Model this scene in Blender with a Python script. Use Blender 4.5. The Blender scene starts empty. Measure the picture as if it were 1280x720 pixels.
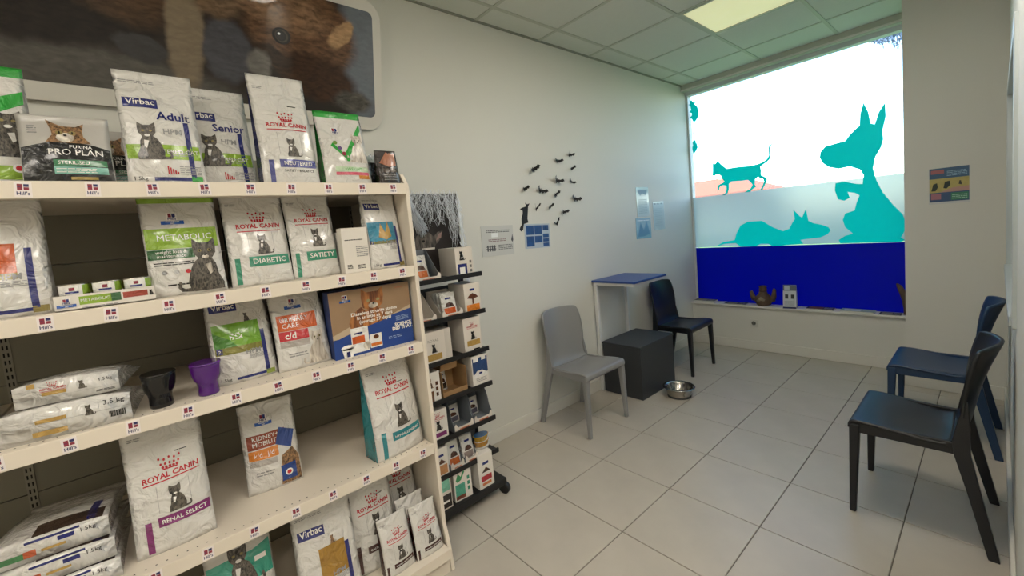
import bpy, math, random
from mathutils import Vector, Matrix
from mathutils.geometry import tessellate_polygon

scene = bpy.context.scene
COL = scene.collection
PI = math.pi
R = math.radians

# ------------------------------------------------------------------ camera
cam_data = bpy.data.cameras.new('camera')
cam = bpy.data.objects.new('camera', cam_data)
COL.objects.link(cam)
yaw, pitch, roll = -0.8623, 0.0818, -0.0905
fw = Vector((math.sin(yaw) * math.cos(pitch), math.cos(yaw) * math.cos(pitch), -math.sin(pitch)))
rt0 = Vector((math.cos(yaw), -math.sin(yaw), 0)); up0 = rt0.cross(fw)
rt = rt0 * math.cos(roll) + up0 * math.sin(roll)
up = up0 * math.cos(roll) - rt0 * math.sin(roll)
mw = Matrix((rt, up, -fw)).transposed().to_4x4()
mw.translation = (2.3041, 0, 1.469)
cam.matrix_world = mw
cam_data.sensor_width = 36
cam_data.lens = 525.5255 / 1280 * 36
cam_data.shift_x = (640 - 638.25) / 1280
cam_data.shift_y = -(360 - 331.82) / 1280
cam_data.clip_start = 0.01
scene.camera = cam

# ------------------------------------------------------------------ world, sun, exposure
SKY, SUN, LED_MAIN, LED_FAR = 0.55, 3.6, 12.5, .25
w = bpy.data.worlds.new('sky'); scene.world = w; w.use_nodes = True
nt = w.node_tree
sky = nt.nodes.new('ShaderNodeTexSky')
sky.sky_type = 'NISHITA'; sky.sun_disc = False
sky.sun_elevation = R(48); sky.sun_rotation = R(200); sky.dust_density = .5; sky.ozone_density = 2.0
nt.links.new(sky.outputs[0], nt.nodes['Background'].inputs[0])
nt.nodes['Background'].inputs[1].default_value = SKY
sl = bpy.data.lights.new('sun', 'SUN'); sl.energy = SUN; sl.angle = R(1.0); sl.color = (1, .95, .86)
so = bpy.data.objects.new('sun', sl); COL.objects.link(so)
so.rotation_euler = (R(42), 0, R(20))
vs = scene.view_settings
vs.view_transform = 'Standard'; vs.look = 'None'; vs.gamma = 1.0; vs.use_curve_mapping = False
vs.exposure = 0.9

# ------------------------------------------------------------------ materials
def lin(c):
    if isinstance(c, str):
        c = [int(c[i:i + 2], 16) / 255 for i in (1, 3, 5)]
        c = [x / 12.92 if x <= .04045 else ((x + .055) / 1.055) ** 2.4 for x in c]
    return (c[0], c[1], c[2], 1)
MATS = {}
def mat(name, col, rough=.5, metal=0, coat=0, bump=0, bscale=40, var=0, vscale=6, emit=0, spec=.5, bdist=.01, bdis=0):
    if name in MATS: return MATS[name]
    m = bpy.data.materials.new(name); m.use_nodes = True
    n = m.node_tree; b = n.nodes['Principled BSDF']
    b.inputs['Base Color'].default_value = lin(col)
    b.inputs['Roughness'].default_value = rough
    b.inputs['Metallic'].default_value = metal
    b.inputs['Coat Weight'].default_value = coat
    b.inputs['Coat Roughness'].default_value = .12
    b.inputs['Specular IOR Level'].default_value = spec
    tc = n.nodes.new('ShaderNodeTexCoord')
    if var:
        ns = n.nodes.new('ShaderNodeTexNoise'); ns.inputs['Scale'].default_value = vscale
        ns.inputs['Detail'].default_value = 5
        n.links.new(tc.outputs['Object'], ns.inputs['Vector'])
        mx = n.nodes.new('ShaderNodeMix'); mx.data_type = 'RGBA'
        c = lin(col)
        mx.inputs[6].default_value = tuple(x * (1 - var) for x in c[:3]) + (1,)
        mx.inputs[7].default_value = tuple(min(1, x * (1 + var)) for x in c[:3]) + (1,)
        n.links.new(ns.outputs['Fac'], mx.inputs[0])
        n.links.new(mx.outputs[2], b.inputs['Base Color'])
    if bump:
        nb = n.nodes.new('ShaderNodeTexNoise'); nb.inputs['Scale'].default_value = bscale
        nb.inputs['Detail'].default_value = 3; nb.inputs['Distortion'].default_value = bdis
        n.links.new(tc.outputs['Object'], nb.inputs['Vector'])
        bp = n.nodes.new('ShaderNodeBump'); bp.inputs['Strength'].default_value = bump
        bp.inputs['Distance'].default_value = bdist
        n.links.new(nb.outputs['Fac'], bp.inputs['Height'])
        n.links.new(bp.outputs[0], b.inputs['Normal'])
    if emit:
        b.inputs['Emission Color'].default_value = lin(col)
        b.inputs['Emission Strength'].default_value = emit
    MATS[name] = m
    return m
def fur(name, c1, c2, scale=30, stretch=(1, 1, .25), rough=.45, coat=.2):
    if name in MATS: return MATS[name]
    m = bpy.data.materials.new(name); m.use_nodes = True
    n = m.node_tree; b = n.nodes['Principled BSDF']
    b.inputs['Roughness'].default_value = rough; b.inputs['Coat Weight'].default_value = coat
    tc = n.nodes.new('ShaderNodeTexCoord'); mp = n.nodes.new('ShaderNodeMapping')
    mp.inputs['Scale'].default_value = stretch
    ns = n.nodes.new('ShaderNodeTexNoise'); ns.inputs['Scale'].default_value = scale
    ns.inputs['Detail'].default_value = 6; ns.inputs['Distortion'].default_value = .8
    cr = n.nodes.new('ShaderNodeValToRGB')
    cr.color_ramp.elements[0].position = .35; cr.color_ramp.elements[0].color = lin(c1)
    cr.color_ramp.elements[1].position = .68; cr.color_ramp.elements[1].color = lin(c2)
    n.links.new(tc.outputs['Object'], mp.inputs[0]); n.links.new(mp.outputs[0], ns.inputs['Vector'])
    n.links.new(ns.outputs['Fac'], cr.inputs[0]); n.links.new(cr.outputs[0], b.inputs['Base Color'])
    MATS[name] = m
    return m
def film(name, col, transl=.6, rough=.35):
    """coloured vinyl stuck on glass: part of the daylight shines through it"""
    m = bpy.data.materials.new(name); m.use_nodes = True
    n = m.node_tree; out = n.nodes['Material Output']; b = n.nodes['Principled BSDF']
    b.inputs['Base Color'].default_value = lin(col); b.inputs['Roughness'].default_value = rough
    t = n.nodes.new('ShaderNodeBsdfTranslucent'); t.inputs[0].default_value = lin(col)
    mx = n.nodes.new('ShaderNodeMixShader'); mx.inputs[0].default_value = transl
    n.links.new(b.outputs[0], mx.inputs[1]); n.links.new(t.outputs[0], mx.inputs[2])
    n.links.new(mx.outputs[0], out.inputs[0]); MATS[name] = m
    return m
def glass(name, tint=(.97, .985, .98), gloss=.06):
    m = bpy.data.materials.new(name); m.use_nodes = True
    n = m.node_tree; out = n.nodes['Material Output']; n.nodes.remove(n.nodes['Principled BSDF'])
    t = n.nodes.new('ShaderNodeBsdfTransparent'); t.inputs[0].default_value = (*tint, 1)
    g = n.nodes.new('ShaderNodeBsdfGlossy'); g.inputs['Roughness'].default_value = .02
    mx = n.nodes.new('ShaderNodeMixShader'); mx.inputs[0].default_value = gloss
    n.links.new(t.outputs[0], mx.inputs[1]); n.links.new(g.outputs[0], mx.inputs[2])
    n.links.new(mx.outputs[0], out.inputs[0]); MATS[name] = m
    return m

# ------------------------------------------------------------------ mesh helpers
def link(o, parent=None):
    COL.objects.link(o)
    if parent is not None: o.parent = parent
    return o
class MB:
    def __init__(s): s.v = []; s.f = []; s.m = []
    def add(s, vs, fs, mi=0):
        k = len(s.v); s.v += [tuple(p) for p in vs]
        s.f += [tuple(i + k for i in f) for f in fs]; s.m += [mi] * len(fs); return s
    def box(s, a, b, mi=0):
        (x0, y0, z0), (x1, y1, z1) = a, b
        return s.add([(x0, y0, z0), (x1, y0, z0), (x1, y1, z0), (x0, y1, z0), (x0, y0, z1), (x1, y0, z1), (x1, y1, z1), (x0, y1, z1)],
                     [(0, 3, 2, 1), (4, 5, 6, 7), (0, 1, 5, 4), (1, 2, 6, 5), (2, 3, 7, 6), (3, 0, 4, 7)], mi)
    def bar(s, p, q, a, b, a2=None, b2=None, mi=0, side=(1, 0, 0)):
        """tapered rectangular bar from p to q; a, b full widths at p; a2, b2 at q"""
        p, q = Vector(p), Vector(q); d = (q - p).normalized()
        sx = Vector(side); sx = (sx - d * sx.dot(d)).normalized(); sy = d.cross(sx)
        a2 = a if a2 is None else a2; b2 = b if b2 is None else b2
        vs = []
        for c, aa, bb in ((p, a, b), (q, a2, b2)):
            for i, j in ((-1, -1), (1, -1), (1, 1), (-1, 1)):
                vs.append(c + sx * aa / 2 * i + sy * bb / 2 * j)
        return s.add(vs, [(0, 3, 2, 1), (4, 5, 6, 7), (0, 1, 5, 4), (1, 2, 6, 5), (2, 3, 7, 6), (3, 0, 4, 7)], mi)
    def loft(s, secs, mi=0):
        """rings of rectangles: (centre, half width x, half depth y)"""
        vs = []
        for (x, y, z), a, b in secs: vs += [(x - a, y - b, z), (x + a, y - b, z), (x + a, y + b, z), (x - a, y + b, z)]
        n = len(secs); fs = [(0, 3, 2, 1), tuple(4 * (n - 1) + i for i in range(4))]
        for k in range(n - 1): fs += [(4 * k + i, 4 * k + (i + 1) % 4, 4 * k + 4 + (i + 1) % 4, 4 * k + 4 + i) for i in range(4)]
        return s.add(vs, fs, mi)
    def lathe(s, prof, n=24, c=(0, 0, 0), mi=0, fn=None):
        vs = []
        for (r, z) in prof:
            for i in range(n):
                a = 2 * PI * i / n; rr = fn(r, z, a) if fn else r
                vs.append((c[0] + rr * math.cos(a), c[1] + rr * math.sin(a), c[2] + z))
        fs = []
        for k in range(len(prof) - 1):
            for i in range(n):
                j = (i + 1) % n; fs.append((k * n + i, k * n + j, (k + 1) * n + j, (k + 1) * n + i))
        fs.append(tuple(range(n - 1, -1, -1))); fs.append(tuple((len(prof) - 1) * n + i for i in range(n)))
        return s.add(vs, fs, mi)
    def tube(s, pts, r, n=8, mi=0):
        pts = [Vector(p) for p in pts]; vs = []
        for i, p in enumerate(pts):
            d = (pts[min(i + 1, len(pts) - 1)] - pts[max(i - 1, 0)]).normalized()
            a = d.orthogonal().normalized(); b = d.cross(a)
            rr = r[i] if isinstance(r, (list, tuple)) else r
            vs += [p + a * rr * math.cos(2 * PI * k / n) + b * rr * math.sin(2 * PI * k / n) for k in range(n)]
        fs = [(i * n + k, i * n + (k + 1) % n, (i + 1) * n + (k + 1) % n, (i + 1) * n + k) for i in range(len(pts) - 1) for k in range(n)]
        fs += [tuple(range(n - 1, -1, -1)), tuple((len(pts) - 1) * n + k for k in range(n))]
        return s.add(vs, fs, mi)
    def prism(s, poly, fn, t0, t1, mi=0):
        """extrude a 2-D outline; fn(u, v, t) -> xyz"""
        n = len(poly)
        vs = [fn(u, v, t0) for u, v in poly] + [fn(u, v, t1) for u, v in poly]
        tri = tessellate_polygon([[Vector((u, v, 0)) for u, v in poly]])
        fs = [tuple(t) for t in tri] + [tuple(i + n for i in reversed(t)) for t in tri]
        fs += [(i, (i + 1) % n, n + (i + 1) % n, n + i) for i in range(n)]
        return s.add(vs, fs, mi)
    def build(s, name, mats, parent=None, smooth=False, bevel=0, seg=2, recalc=True):
        me = bpy.data.meshes.new(name); me.from_pydata(s.v, [], s.f)
        if not isinstance(mats, (list, tuple)): mats = [mats]
        for m in mats: me.materials.append(m)
        me.polygons.foreach_set('material_index', s.m)
        if smooth: me.polygons.foreach_set('use_smooth', [True] * len(me.polygons))
        me.update()
        if recalc:
            import bmesh
            bm = bmesh.new(); bm.from_mesh(me); bmesh.ops.recalc_face_normals(bm, faces=bm.faces); bm.to_mesh(me); bm.free()
        o = link(bpy.data.objects.new(name, me), parent)
        if bevel:
            md = o.modifiers.new('bevel', 'BEVEL'); md.width = bevel; md.segments = seg; md.limit_method = 'ANGLE'
        return o
def thing(name, label, cat, loc=(0, 0, 0), rz=0, group=None):
    o = link(bpy.data.objects.new(name, None)); o.empty_display_size = .05
    o.location = loc; o.rotation_euler = (0, 0, R(rz)); tag(o, label, cat, group)
    return o
def tag(o, label=None, cat=None, group=None, kind=None):
    if label: o['label'] = label
    if cat: o['category'] = cat
    if group: o['group'] = group
    if kind: o['kind'] = kind
    return o
def struct(o, label=None):
    o['kind'] = 'structure'
    if label: o['label'] = label
    return o
def box_obj(name, a, b, m, parent=None, bevel=0):
    return MB().box(a, b).build(name, m, parent, bevel=bevel)
def copy_tree(o, parent=None):
    c = o.copy(); link(c, parent)
    for ch in list(o.children): copy_tree(ch, c)
    return c

# ------------------------------------------------------------------ printing on surfaces
_txt = {}
def text_geo(s, bold=0):
    if (s, bold) not in _txt:
        c = bpy.data.curves.new('t', 'FONT'); c.body = s; c.resolution_u = 2; c.offset = bold
        o = bpy.data.objects.new('t', c); me = bpy.data.meshes.new_from_object(o)
        vs = [(v.co.x, v.co.y) for v in me.vertices]; fs = [tuple(p.vertices) for p in me.polygons]
        x0 = min(v[0] for v in vs); x1 = max(v[0] for v in vs)
        vs = [((x - x0) / .7, y / .7) for x, y in vs]
        _txt[(s, bold)] = (vs, fs, (x1 - x0) / .7)
        bpy.data.objects.remove(o); bpy.data.curves.remove(c); bpy.data.meshes.remove(me)
    return _txt[(s, bold)]
def split_tri(t, mx, out, depth=0):
    a, b, c = t
    L = [((a[0] - b[0]) ** 2 + (a[1] - b[1]) ** 2, 0), ((b[0] - c[0]) ** 2 + (b[1] - c[1]) ** 2, 1), ((c[0] - a[0]) ** 2 + (c[1] - a[1]) ** 2, 2)]
    l, k = max(L)
    if l <= mx * mx or depth > 12: out.append(t); return
    p, q, r = (t[k], t[(k + 1) % 3], t[(k + 2) % 3]); m = ((p[0] + q[0]) / 2, (p[1] + q[1]) / 2)
    split_tri((p, m, r), mx, out, depth + 1); split_tri((m, q, r), mx, out, depth + 1)
class Paint:
    """flat print laid on a surface given by fn(x, z, off) with x from 0 to W, z from 0 to H in metres"""
    def __init__(s, root, fn, W, H, maxlen=10):
        s.root, s.fn, s.W, s.H, s.ml = root, fn, W, H, maxlen
    def emit(s, groups, name, off, smooth=True):
        """groups: list of (triangles in 2-D, material)"""
        vs = []; fs = []; mi = []; mats = []
        for k, (tris, m) in enumerate(groups):
            mats.append(m); idx = {}
            out = []
            for t in tris: split_tri(t, s.ml, out)
            for t in out:
                f = []
                for p in t:
                    key = (round(p[0], 5), round(p[1], 5))
                    if key not in idx: idx[key] = len(vs); vs.append(s.fn(p[0], p[1], off + k * .0003))
                    f.append(idx[key])
                if len(set(f)) == 3: fs.append(tuple(f)); mi.append(k)
        me = bpy.data.meshes.new(name); me.from_pydata(vs, [], fs)
        for m in mats: me.materials.append(m)
        me.polygons.foreach_set('material_index', mi)
        if smooth: me.polygons.foreach_set('use_smooth', [True] * len(fs))
        me.update()
        return link(bpy.data.objects.new(name, me), s.root)
    @staticmethod
    def rt(x0, z0, x1, z1, sk=0):
        return [((x0, z0), (x1, z0 + sk), (x1, z1 + sk)), ((x0, z0), (x1, z1 + sk), (x0, z1))]
    @staticmethod
    def pt(pts):
        return [tuple(pts[i] for i in t) for t in tessellate_polygon([[Vector((x, z, 0)) for x, z in pts]])]
    @staticmethod
    def el(cx, cz, rx, rz, n=14):
        return Paint.pt([(cx + rx * math.cos(2 * PI * i / n), cz + rz * math.sin(2 * PI * i / n)) for i in range(n)])
    def tt(s, txt, cx, cz, h, bold=0, maxw=None, align='c', slope=0, curve=0, sx=1):
        vs, fs, w = text_geo(txt, bold)
        w *= sx; k = h
        if maxw and w * k > maxw: k = maxw / w
        x0 = cx - (w * k / 2 if align == 'c' else 0)
        P = []
        for x, z in vs:
            X = x0 + x * sx * k; u = (x * sx / w - .5) * 2
            P.append((X, cz + z * k + slope * (X - cx) + curve * (1 - u * u)))
        tr = []
        for f in fs:
            for i in range(1, len(f) - 1): tr.append((P[f[0]], P[f[i]], P[f[i + 1]]))
        return tr
    # fraction helpers: a, b are fractions of W and H
    def rect(s, a0, b0, a1, b1, m, name='colour_band', off=.0008, sk=0):
        return s.emit([(s.rt(a0 * s.W, b0 * s.H, a1 * s.W, b1 * s.H, sk * s.H), m)], name, off)
    def rects(s, L, m, name='fine_print', off=.0012):
        t = []
        for a0, b0, a1, b1 in L: t += s.rt(a0 * s.W, b0 * s.H, a1 * s.W, b1 * s.H)
        o = s.emit([(t, m)], name, off)
        if len(L) > 1: o['kind'] = 'stuff'
        return o
    def lines(s, a0, b0, a1, b1, n, m, name='fine_print', off=.0012, seed=0):
        rn = random.Random(seed); L = []; st = (b1 - b0) / n
        for i in range(n):
            a = a0
            while a < a1 - .02:
                l = min(a1 - a, rn.uniform(.03, .12)); L.append((a, b0 + st * i, a + l, b0 + st * (i + .45))); a += l + .012
        return s.rects(L, m, name, off)
    def text(s, txt, a, b, h, m, name='lettering', off=.0016, **k):
        if 'maxw' in k: k['maxw'] *= s.W
        return s.emit([(s.tt(txt, a * s.W, b * s.H, h, **k), m)], name, off)
    def poly(s, pts, m, name='shape', off=.0010):
        return s.emit([(s.pt([(a * s.W, b * s.H) for a, b in pts]), m)], name, off)
    def cat(s, a, b, h, m, name='cat_picture', off=.0014, eye=None, light=None, flip=1, dark=None):
        X, Z = a * s.W, b * s.H
        q = lambda L: [(X + flip * x * h, Z + z * h) for x, z in L]
        body = s.pt(q([(-.26, 0), (.22, 0), (.28, .06), (.3, .2), (.25, .4), (.18, .55), (.1, .62), (-.12, .62), (-.18, .5), (-.2, .3), (-.27, .12)]))
        tail = s.pt(q([(.2, 0), (.42, .02), (.47, .1), (.44, .22), (.4, .2), (.41, .1), (.36, .07), (.2, .08)]))
        head = s.pt(q([(-.2, .72), (-.21, .86), (-.2, 1.0), (-.09, .92), (.05, .92), (.16, 1.0), (.17, .86), (.16, .72), (.08, .6), (-.02, .57), (-.12, .6)]))
        g = [(body + tail, m), (head, m)]
        if light: g.append((s.el(X - .02 * flip * h, Z + .645 * h, .06 * h, .035 * h) + s.pt(q([(-.11, .34), (-.06, .3), (.0, .5), (-.1, .52)])), light))
        if eye:
            g.append((s.el(X - .1 * flip * h, Z + .77 * h, .035 * h, .03 * h, 8) + s.el(X + .06 * flip * h, Z + .77 * h, .035 * h, .03 * h, 8), eye))
        if dark:
            g.append((s.el(X - .02 * flip * h, Z + .68 * h, .022 * h, .016 * h, 6) + s.el(X - .1 * flip * h, Z + .77 * h, .014 * h, .026 * h, 6) + s.el(X + .06 * flip * h, Z + .77 * h, .014 * h, .026 * h, 6), dark))
        return s.emit(g, name, off)
def plane_fn(o, ux, uz, n):
    o, ux, uz, n = Vector(o), Vector(ux), Vector(uz), Vector(n)
    return lambda x, z, off: o + ux * x + uz * z + n * off

# palette
WHITE = mat('wall_paint', '#d6d5cd', .7, bump=.05, bscale=120, bdist=.002)
TRIMW = mat('trim_white', '#d9d7cf', .45)
METALW = mat('shelf_enamel', '#dcd2c2', .38)
BAGW = mat('bag_plastic', '#d0cec9', .2, coat=.8, bump=1.0, bscale=17, bdist=.022, bdis=1.2)
def ink(c, coat=.5): return mat('ink_' + c[1:], c, .24, coat=coat, bump=1.0, bscale=17, bdist=.022, bdis=1.2)
def flat(c, r=.6): return mat('flat_' + c[1:], c, r)
RED, NAVY, BLACKI, GREYI, WHI = ink('#b3222b'), ink('#20276b'), ink('#191919'), ink('#8d8d8d'), ink('#e4e2de')
FURB = fur('fur_brown', '#33200f', '#a8825c', 150, (1, 1, .6))
FURG = fur('fur_grey_tabby', '#0b0a09', '#70695f', 170, (1, 1, .5))
FURW = fur('fur_pale', '#8f8477', '#e3dccf', 60)
FURO = fur('fur_ginger', '#5b3016', '#b9783e', 50)
EYE = ink('#94875a')

# ================================================================== the room
XR, YB, YW, YG, YP, XP, XF, ZC = 2.352, -2.2, 4.685, 4.79, 4.335, 1.845, 4.4, 2.887
HZ = 2.79
YJ = 1.25        # the right wall stops here; the room is wider towards the desk
GROUT = mat('grout', '#6a665e', .9)
TILE = mat('floor_tile_ceramic', '#b5aea2', .34, var=.14, vscale=5, bump=.04, bscale=90, bdist=.002)
fl = struct(box_obj('floor', (-.05, YB, -.12), (XF, 4.9, -.004), GROUT), 'beige ceramic tile floor with dark grout joints')
TS, TX, TY, G = .4451, .2507, 1.5446, .0045
tile_mesh = {}
def tile_piece(parent, name, x0, y0, x1, y1, z0, z1, m, cache):
    key = (round(x1 - x0, 4), round(y1 - y0, 4))
    if key not in cache:
        o = MB().box((0, 0, z0), (x1 - x0, y1 - y0, z1)).build(name, m, parent, bevel=.0015, seg=1)
        cache[key] = o
    else:
        o = cache[key].copy(); link(o, parent)
    o.location = (x0, y0, 0)
    return o
i0 = -1
for i in range(-1, 10):
    for j in range(-9, 8):
        x0, x1 = TX + i * TS, TX + (i + 1) * TS; y0, y1 = TY + j * TS, TY + (j + 1) * TS
        x0, x1 = max(x0, 0), min(x1, XF); y0, y1 = max(y0, YB), min(y1, YW + .02)
        if x1 - x0 < .03 or y1 - y0 < .03: continue
        if x0 > XR + .02 and y0 > YJ + .3: continue
        tile_piece(fl, 'floor_tile', x0 + G / 2, y0 + G / 2, x1 - G / 2, y1 - G / 2, -.01, 0, TILE, tile_mesh)

# ceiling: slab, tiles, grid rails
CT = mat('ceiling_tile_mineral', '#d2d4ca', .85, bump=.12, bscale=160, bdist=.002, var=.03, vscale=30)
RAIL = mat('ceiling_rail', '#b9bcae', .5)
ce = struct(box_obj('ceiling', (-.05, YB, ZC + .09), (XF, 4.9, ZC + .2), mat('plenum', '#54544e', .9)), 'suspended ceiling of square mineral tiles')
CX, CY = .2046, 1.8477
LIGHTS = {(1, 2): 'far', (3, -5): 'main', (2, 0): 'main', (4, -2): 'main', (5, -4): 'main', (3, -7): 'main'}
ct_mesh = {}
for i in range(-1, 7):
    for j in range(-7, 5):
        x0, x1 = max(CX + i * .6, 0), min(CX + (i + 1) * .6, XF); y0, y1 = max(CY + j * .6, YB), min(CY + (j + 1) * .6, YW + .001)
        if x1 - x0 < .02 or y1 - y0 < .02 or LIGHTS.get((i, j)): continue
        tile_piece(ce, 'ceiling_tile', x0 + .006, y0 + .006, x1 - .006, y1 - .006, ZC + .004, ZC + .02, CT, ct_mesh)
for i in range(0, 7):
    x = CX + i * .6; box_obj('grid_rail', (x - .012, YB, ZC - .001), (x + .012, YW, ZC + .0045), RAIL, ce)
for j in range(-6, 5):
    y = CY + j * .6; box_obj('grid_rail', (0, y - .012, ZC - .0005), (XF, y + .012, ZC + .004), RAIL, ce)
box_obj('edge_rail', (0, YB, ZC - .003), (.02, YW, ZC + .004), mat('edge_rail', '#8f9084', .5), ce)

# walls
struct(box_obj('wall_left', (-.15, YB - .1, -.1), (0, 4.9, 3.05), WHITE), 'plain white painted wall behind the shelving and the chairs')
struct(box_obj('wall_window', (0, YW, -.1), (XP + .3, YW + .2, .452), WHITE), 'low white wall under the shop window')
struct(box_obj('wall_lintel', (0, YW + .068, HZ + .055), (XP, 4.9, 3.05), WHITE), 'strip of wall above the shop window')
struct(box_obj('wall_pillar', (XP, YP, -.1), (XR + .25, 4.9, 3.05), WHITE), 'white wall section to the right of the shop window')
struct(box_obj('wall_back', (-.15, YB - .12, -.1), (XF + .15, YB, 3.05), WHITE), 'white wall behind the camera')
struct(box_obj('wall_desk', (XF, YB - .12, -.1), (XF + .15, YJ + .2, 3.05), WHITE), 'white wall on the desk side')
struct(box_obj('wall_return', (XR + .12, YJ, -.1), (XF + .15, YJ + .12, 3.05), WHITE), 'short white wall behind the right-hand wall')
# right wall with an interior window
WY0, WY1, WZ0, WZ1 = 2.42, 4.2, .93, 2.08
wr = struct(MB().box((XR, YJ, -.1), (XR + .12, WY0, 3.05)).box((XR, WY1, -.1), (XR + .12, 4.9, 3.05))
            .box((XR, WY0, -.1), (XR + .12, WY1, WZ0)).box((XR, WY0, WZ1), (XR + .12, WY1, 3.05))
            .build('wall_right', WHITE), 'white wall with a framed pane behind the two right-hand chairs')
w2 = thing('window_2', None, None, (XR, WY0, WZ0)); struct(w2, 'narrow framed pane in the right-hand wall')
ALU = mat('aluminium_frame', '#c9d2d4', .3, metal=.3)
h, l = WZ1 - WZ0, WY1 - WY0
for n, a, b in (('jamb', (-.012, 0, 0), (.06, .05, h)), ('jamb', (-.012, l - .05, 0), (.06, l, h)),
                ('head', (-.012, .05, h - .05), (.06, l - .05, h)), ('sill', (-.02, .05, 0), (.06, l - .05, .04))):
    box_obj(n, a, b, ALU, w2, bevel=.003)
box_obj('pane', (.03, .05, .04), (.038, l - .05, h - .05), mat('grey_pane', '#6d7678', .12, coat=.4), w2)

# skirting boards
def base(name, a, b): struct(box_obj(name, a, b, TRIMW, bevel=.004), 'white skirting board along the ' + name.split('_')[1] + ' wall')
base('baseboard_left', (0, .85, 0), (.014, YW, .095))
base('baseboard_window', (.014, YW - .014, 0), (XP, YW, .095))
base('baseboard_pillar', (XP - .014, YP - .014, 0), (XR, YP, .095))
base('baseboard_right', (XR - .014, YJ, 0), (XR, YP - .014, .095))
struct(box_obj('baseboard_return', (XP - .014, YP, 0), (XP, YW - .014, .095), TRIMW), 'short skirting board at the window reveal')

# shop window
w1 = thing('window_1', None, None, (0, YG, .452)); struct(w1, 'large shop window with coloured films')
FR = mat('window_frame_paint', '#c9cfcf', .4)
box_obj('sill', (0, -.135, 0), (XP, .02, .02), TRIMW, w1, bevel=.004)
box_obj('jamb', (0, -.005, .02), (.022, .05, HZ - .452), FR, w1)
box_obj('jamb', (XP - .012, -.005, .02), (XP + .03, .05, HZ - .452), FR, w1)
box_obj('head', (0, -.02, HZ - .452), (XP, .06, HZ - .40), FR, w1)
box_obj('pelmet', (0, -.107, HZ - .42), (XP, -.04, ZC - .40), mat('pelmet_paint', '#b9bcae', .5), w1, bevel=.012)
box_obj('pelmet_lip', (0, -.112, HZ - .452 + .04), (XP, -.02, HZ - .452 + .055), TRIMW, w1)
box_obj('pane', (.022, .008, .02), (XP, .014, HZ - .452), glass('window_glass'), w1)

# ------------------------------------------------------------------ ceiling lights
def panel_light(i, j, kind, label):
    x, y = CX + i * .6, CY + j * .6
    t = thing('ceiling_light', label, 'light', (x, y, ZC), group='square ceiling lights')
    f = MB()
    for a, b in (((.008, .008, -.004), (.592, .03, .02)), ((.008, .57, -.004), (.592, .592, .02)), ((.008, .03, -.004), (.03, .57, .02)), ((.57, .03, -.004), (.592, .57, .02))): f.box(a, b)
    f.build('frame', RAIL, t)
    if kind == 'main': m = mat('led_diffuser', '#fff6ea', .5, emit=LED_MAIN)
    else: m = mat('old_diffuser', '#f3efbe', .5, emit=LED_FAR, var=.12, vscale=9)
    box_obj('diffuser', (.03, .03, .002), (.57, .57, .012), m, t)
    box_obj('housing', (.01, .01, .02), (.59, .59, .08), mat('light_housing', '#9a9a92', .6), t)
panel_light(1, 2, 'far', 'yellowish square ceiling light in front of the shop window')
for i, j, n in ((3, -5, 'nearest to the shelving'), (2, 0, 'above the middle of the waiting area'), (4, -2, 'beside the short return wall'), (5, -4, 'near the desk wall'), (3, -7, 'near the back wall')):
    panel_light(i, j, 'main', 'lit square ceiling light ' + n)

# ------------------------------------------------------------------ outside
GRASS = mat('grass', '#6f8a50', .9, var=.3, vscale=3, bump=.3, bscale=60)
struct(box_obj('ground_lawn', (-40, 4.95, -.3), (40, 70, -.2), GRASS), 'lawn outside the shop window')
hs = thing('house', 'distant house with a red tiled hip roof seen through the window', 'house', (-12.5, 30, -.2))
box_obj('wall', (-4.5, 0, 0), (4.6, 6, 2.85), mat('house_render', '#d8c8ae', .9), hs)
MB().add([(-5, -.5, 2.85), (5, -.5, 2.85), (5, 6.5, 2.85), (-5, 6.5, 2.85), (-2.2, 3, 4.15), (2.4, 3, 4.15)],
         [(0, 1, 5, 4), (1, 2, 5), (2, 3, 4, 5), (3, 0, 4), (3, 2, 1, 0)]).build('roof', mat('roof_tiles', '#b4674b', .8, var=.2, vscale=8, bump=.4, bscale=12), hs)
box_obj('chimney', (1.2, 2.7, 3.6), (1.7, 3.2, 4.6), mat('chimney_render', '#b59a86', .9), hs)
box_obj('gutter', (-5, -.62, 2.74), (5, -.5, 2.88), mat('gutter', '#8d5a4b', .6), hs)
for x in (-3, 0, 2.8):
    wo = box_obj('window', (x, -.04, .9), (x + 1.0, .02, 2.1), mat('house_frame', '#e6e4de', .6), hs)
    box_obj('pane', (x + .08, -.06, .98), (x + .92, -.03, 2.02), mat('house_pane', '#39424a', .1), wo)
# conifer branch hanging in front of the window's upper right corner
br = thing('tree_branch', 'grey-green branch tips hanging at the top right corner of the window', 'branch', (1.60, 5.9, 3.14))
LEAFM = mat('needle_leaf', '#6d7f92', .7, var=.45, vscale=40)
rn = random.Random(4)
MB().tube([(.9, .3, .4), (.4, .1, .15), (0, 0, .03), (-.2, -.02, 0)], [.035, .025, .015, .006]).build('twig', mat('bark', '#4d4034', .9), br)
for k, (x, z, L) in enumerate([(-.15, .0, .09), (-.11, .01, .14), (-.08, .01, .19), (-.04, .01, .15), (0, .01, .22), (.03, .02, .27), (.06, .02, .24), (.10, .02, .2), (.14, .03, .18)]):
    q = MB()
    for i in range(60):
        t = rn.random(); px = x + .02 * t + rn.uniform(-.03, .03) * (1 - t); pz = z - L * t
        s = .05 * (1.1 - t); a = rn.uniform(-1, 1); yy = rn.uniform(-.03, .03)
        q.add([(px, yy, pz), (px + s * a * .7, yy + .01, pz - s * .5), (px + s * a * .5, yy, pz - s * 1.3), (px - s * .1, yy - .01, pz - s * .6)], [(0, 1, 2, 3)])
    q.build('needle_spray', LEAFM, br, recalc=False)

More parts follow.
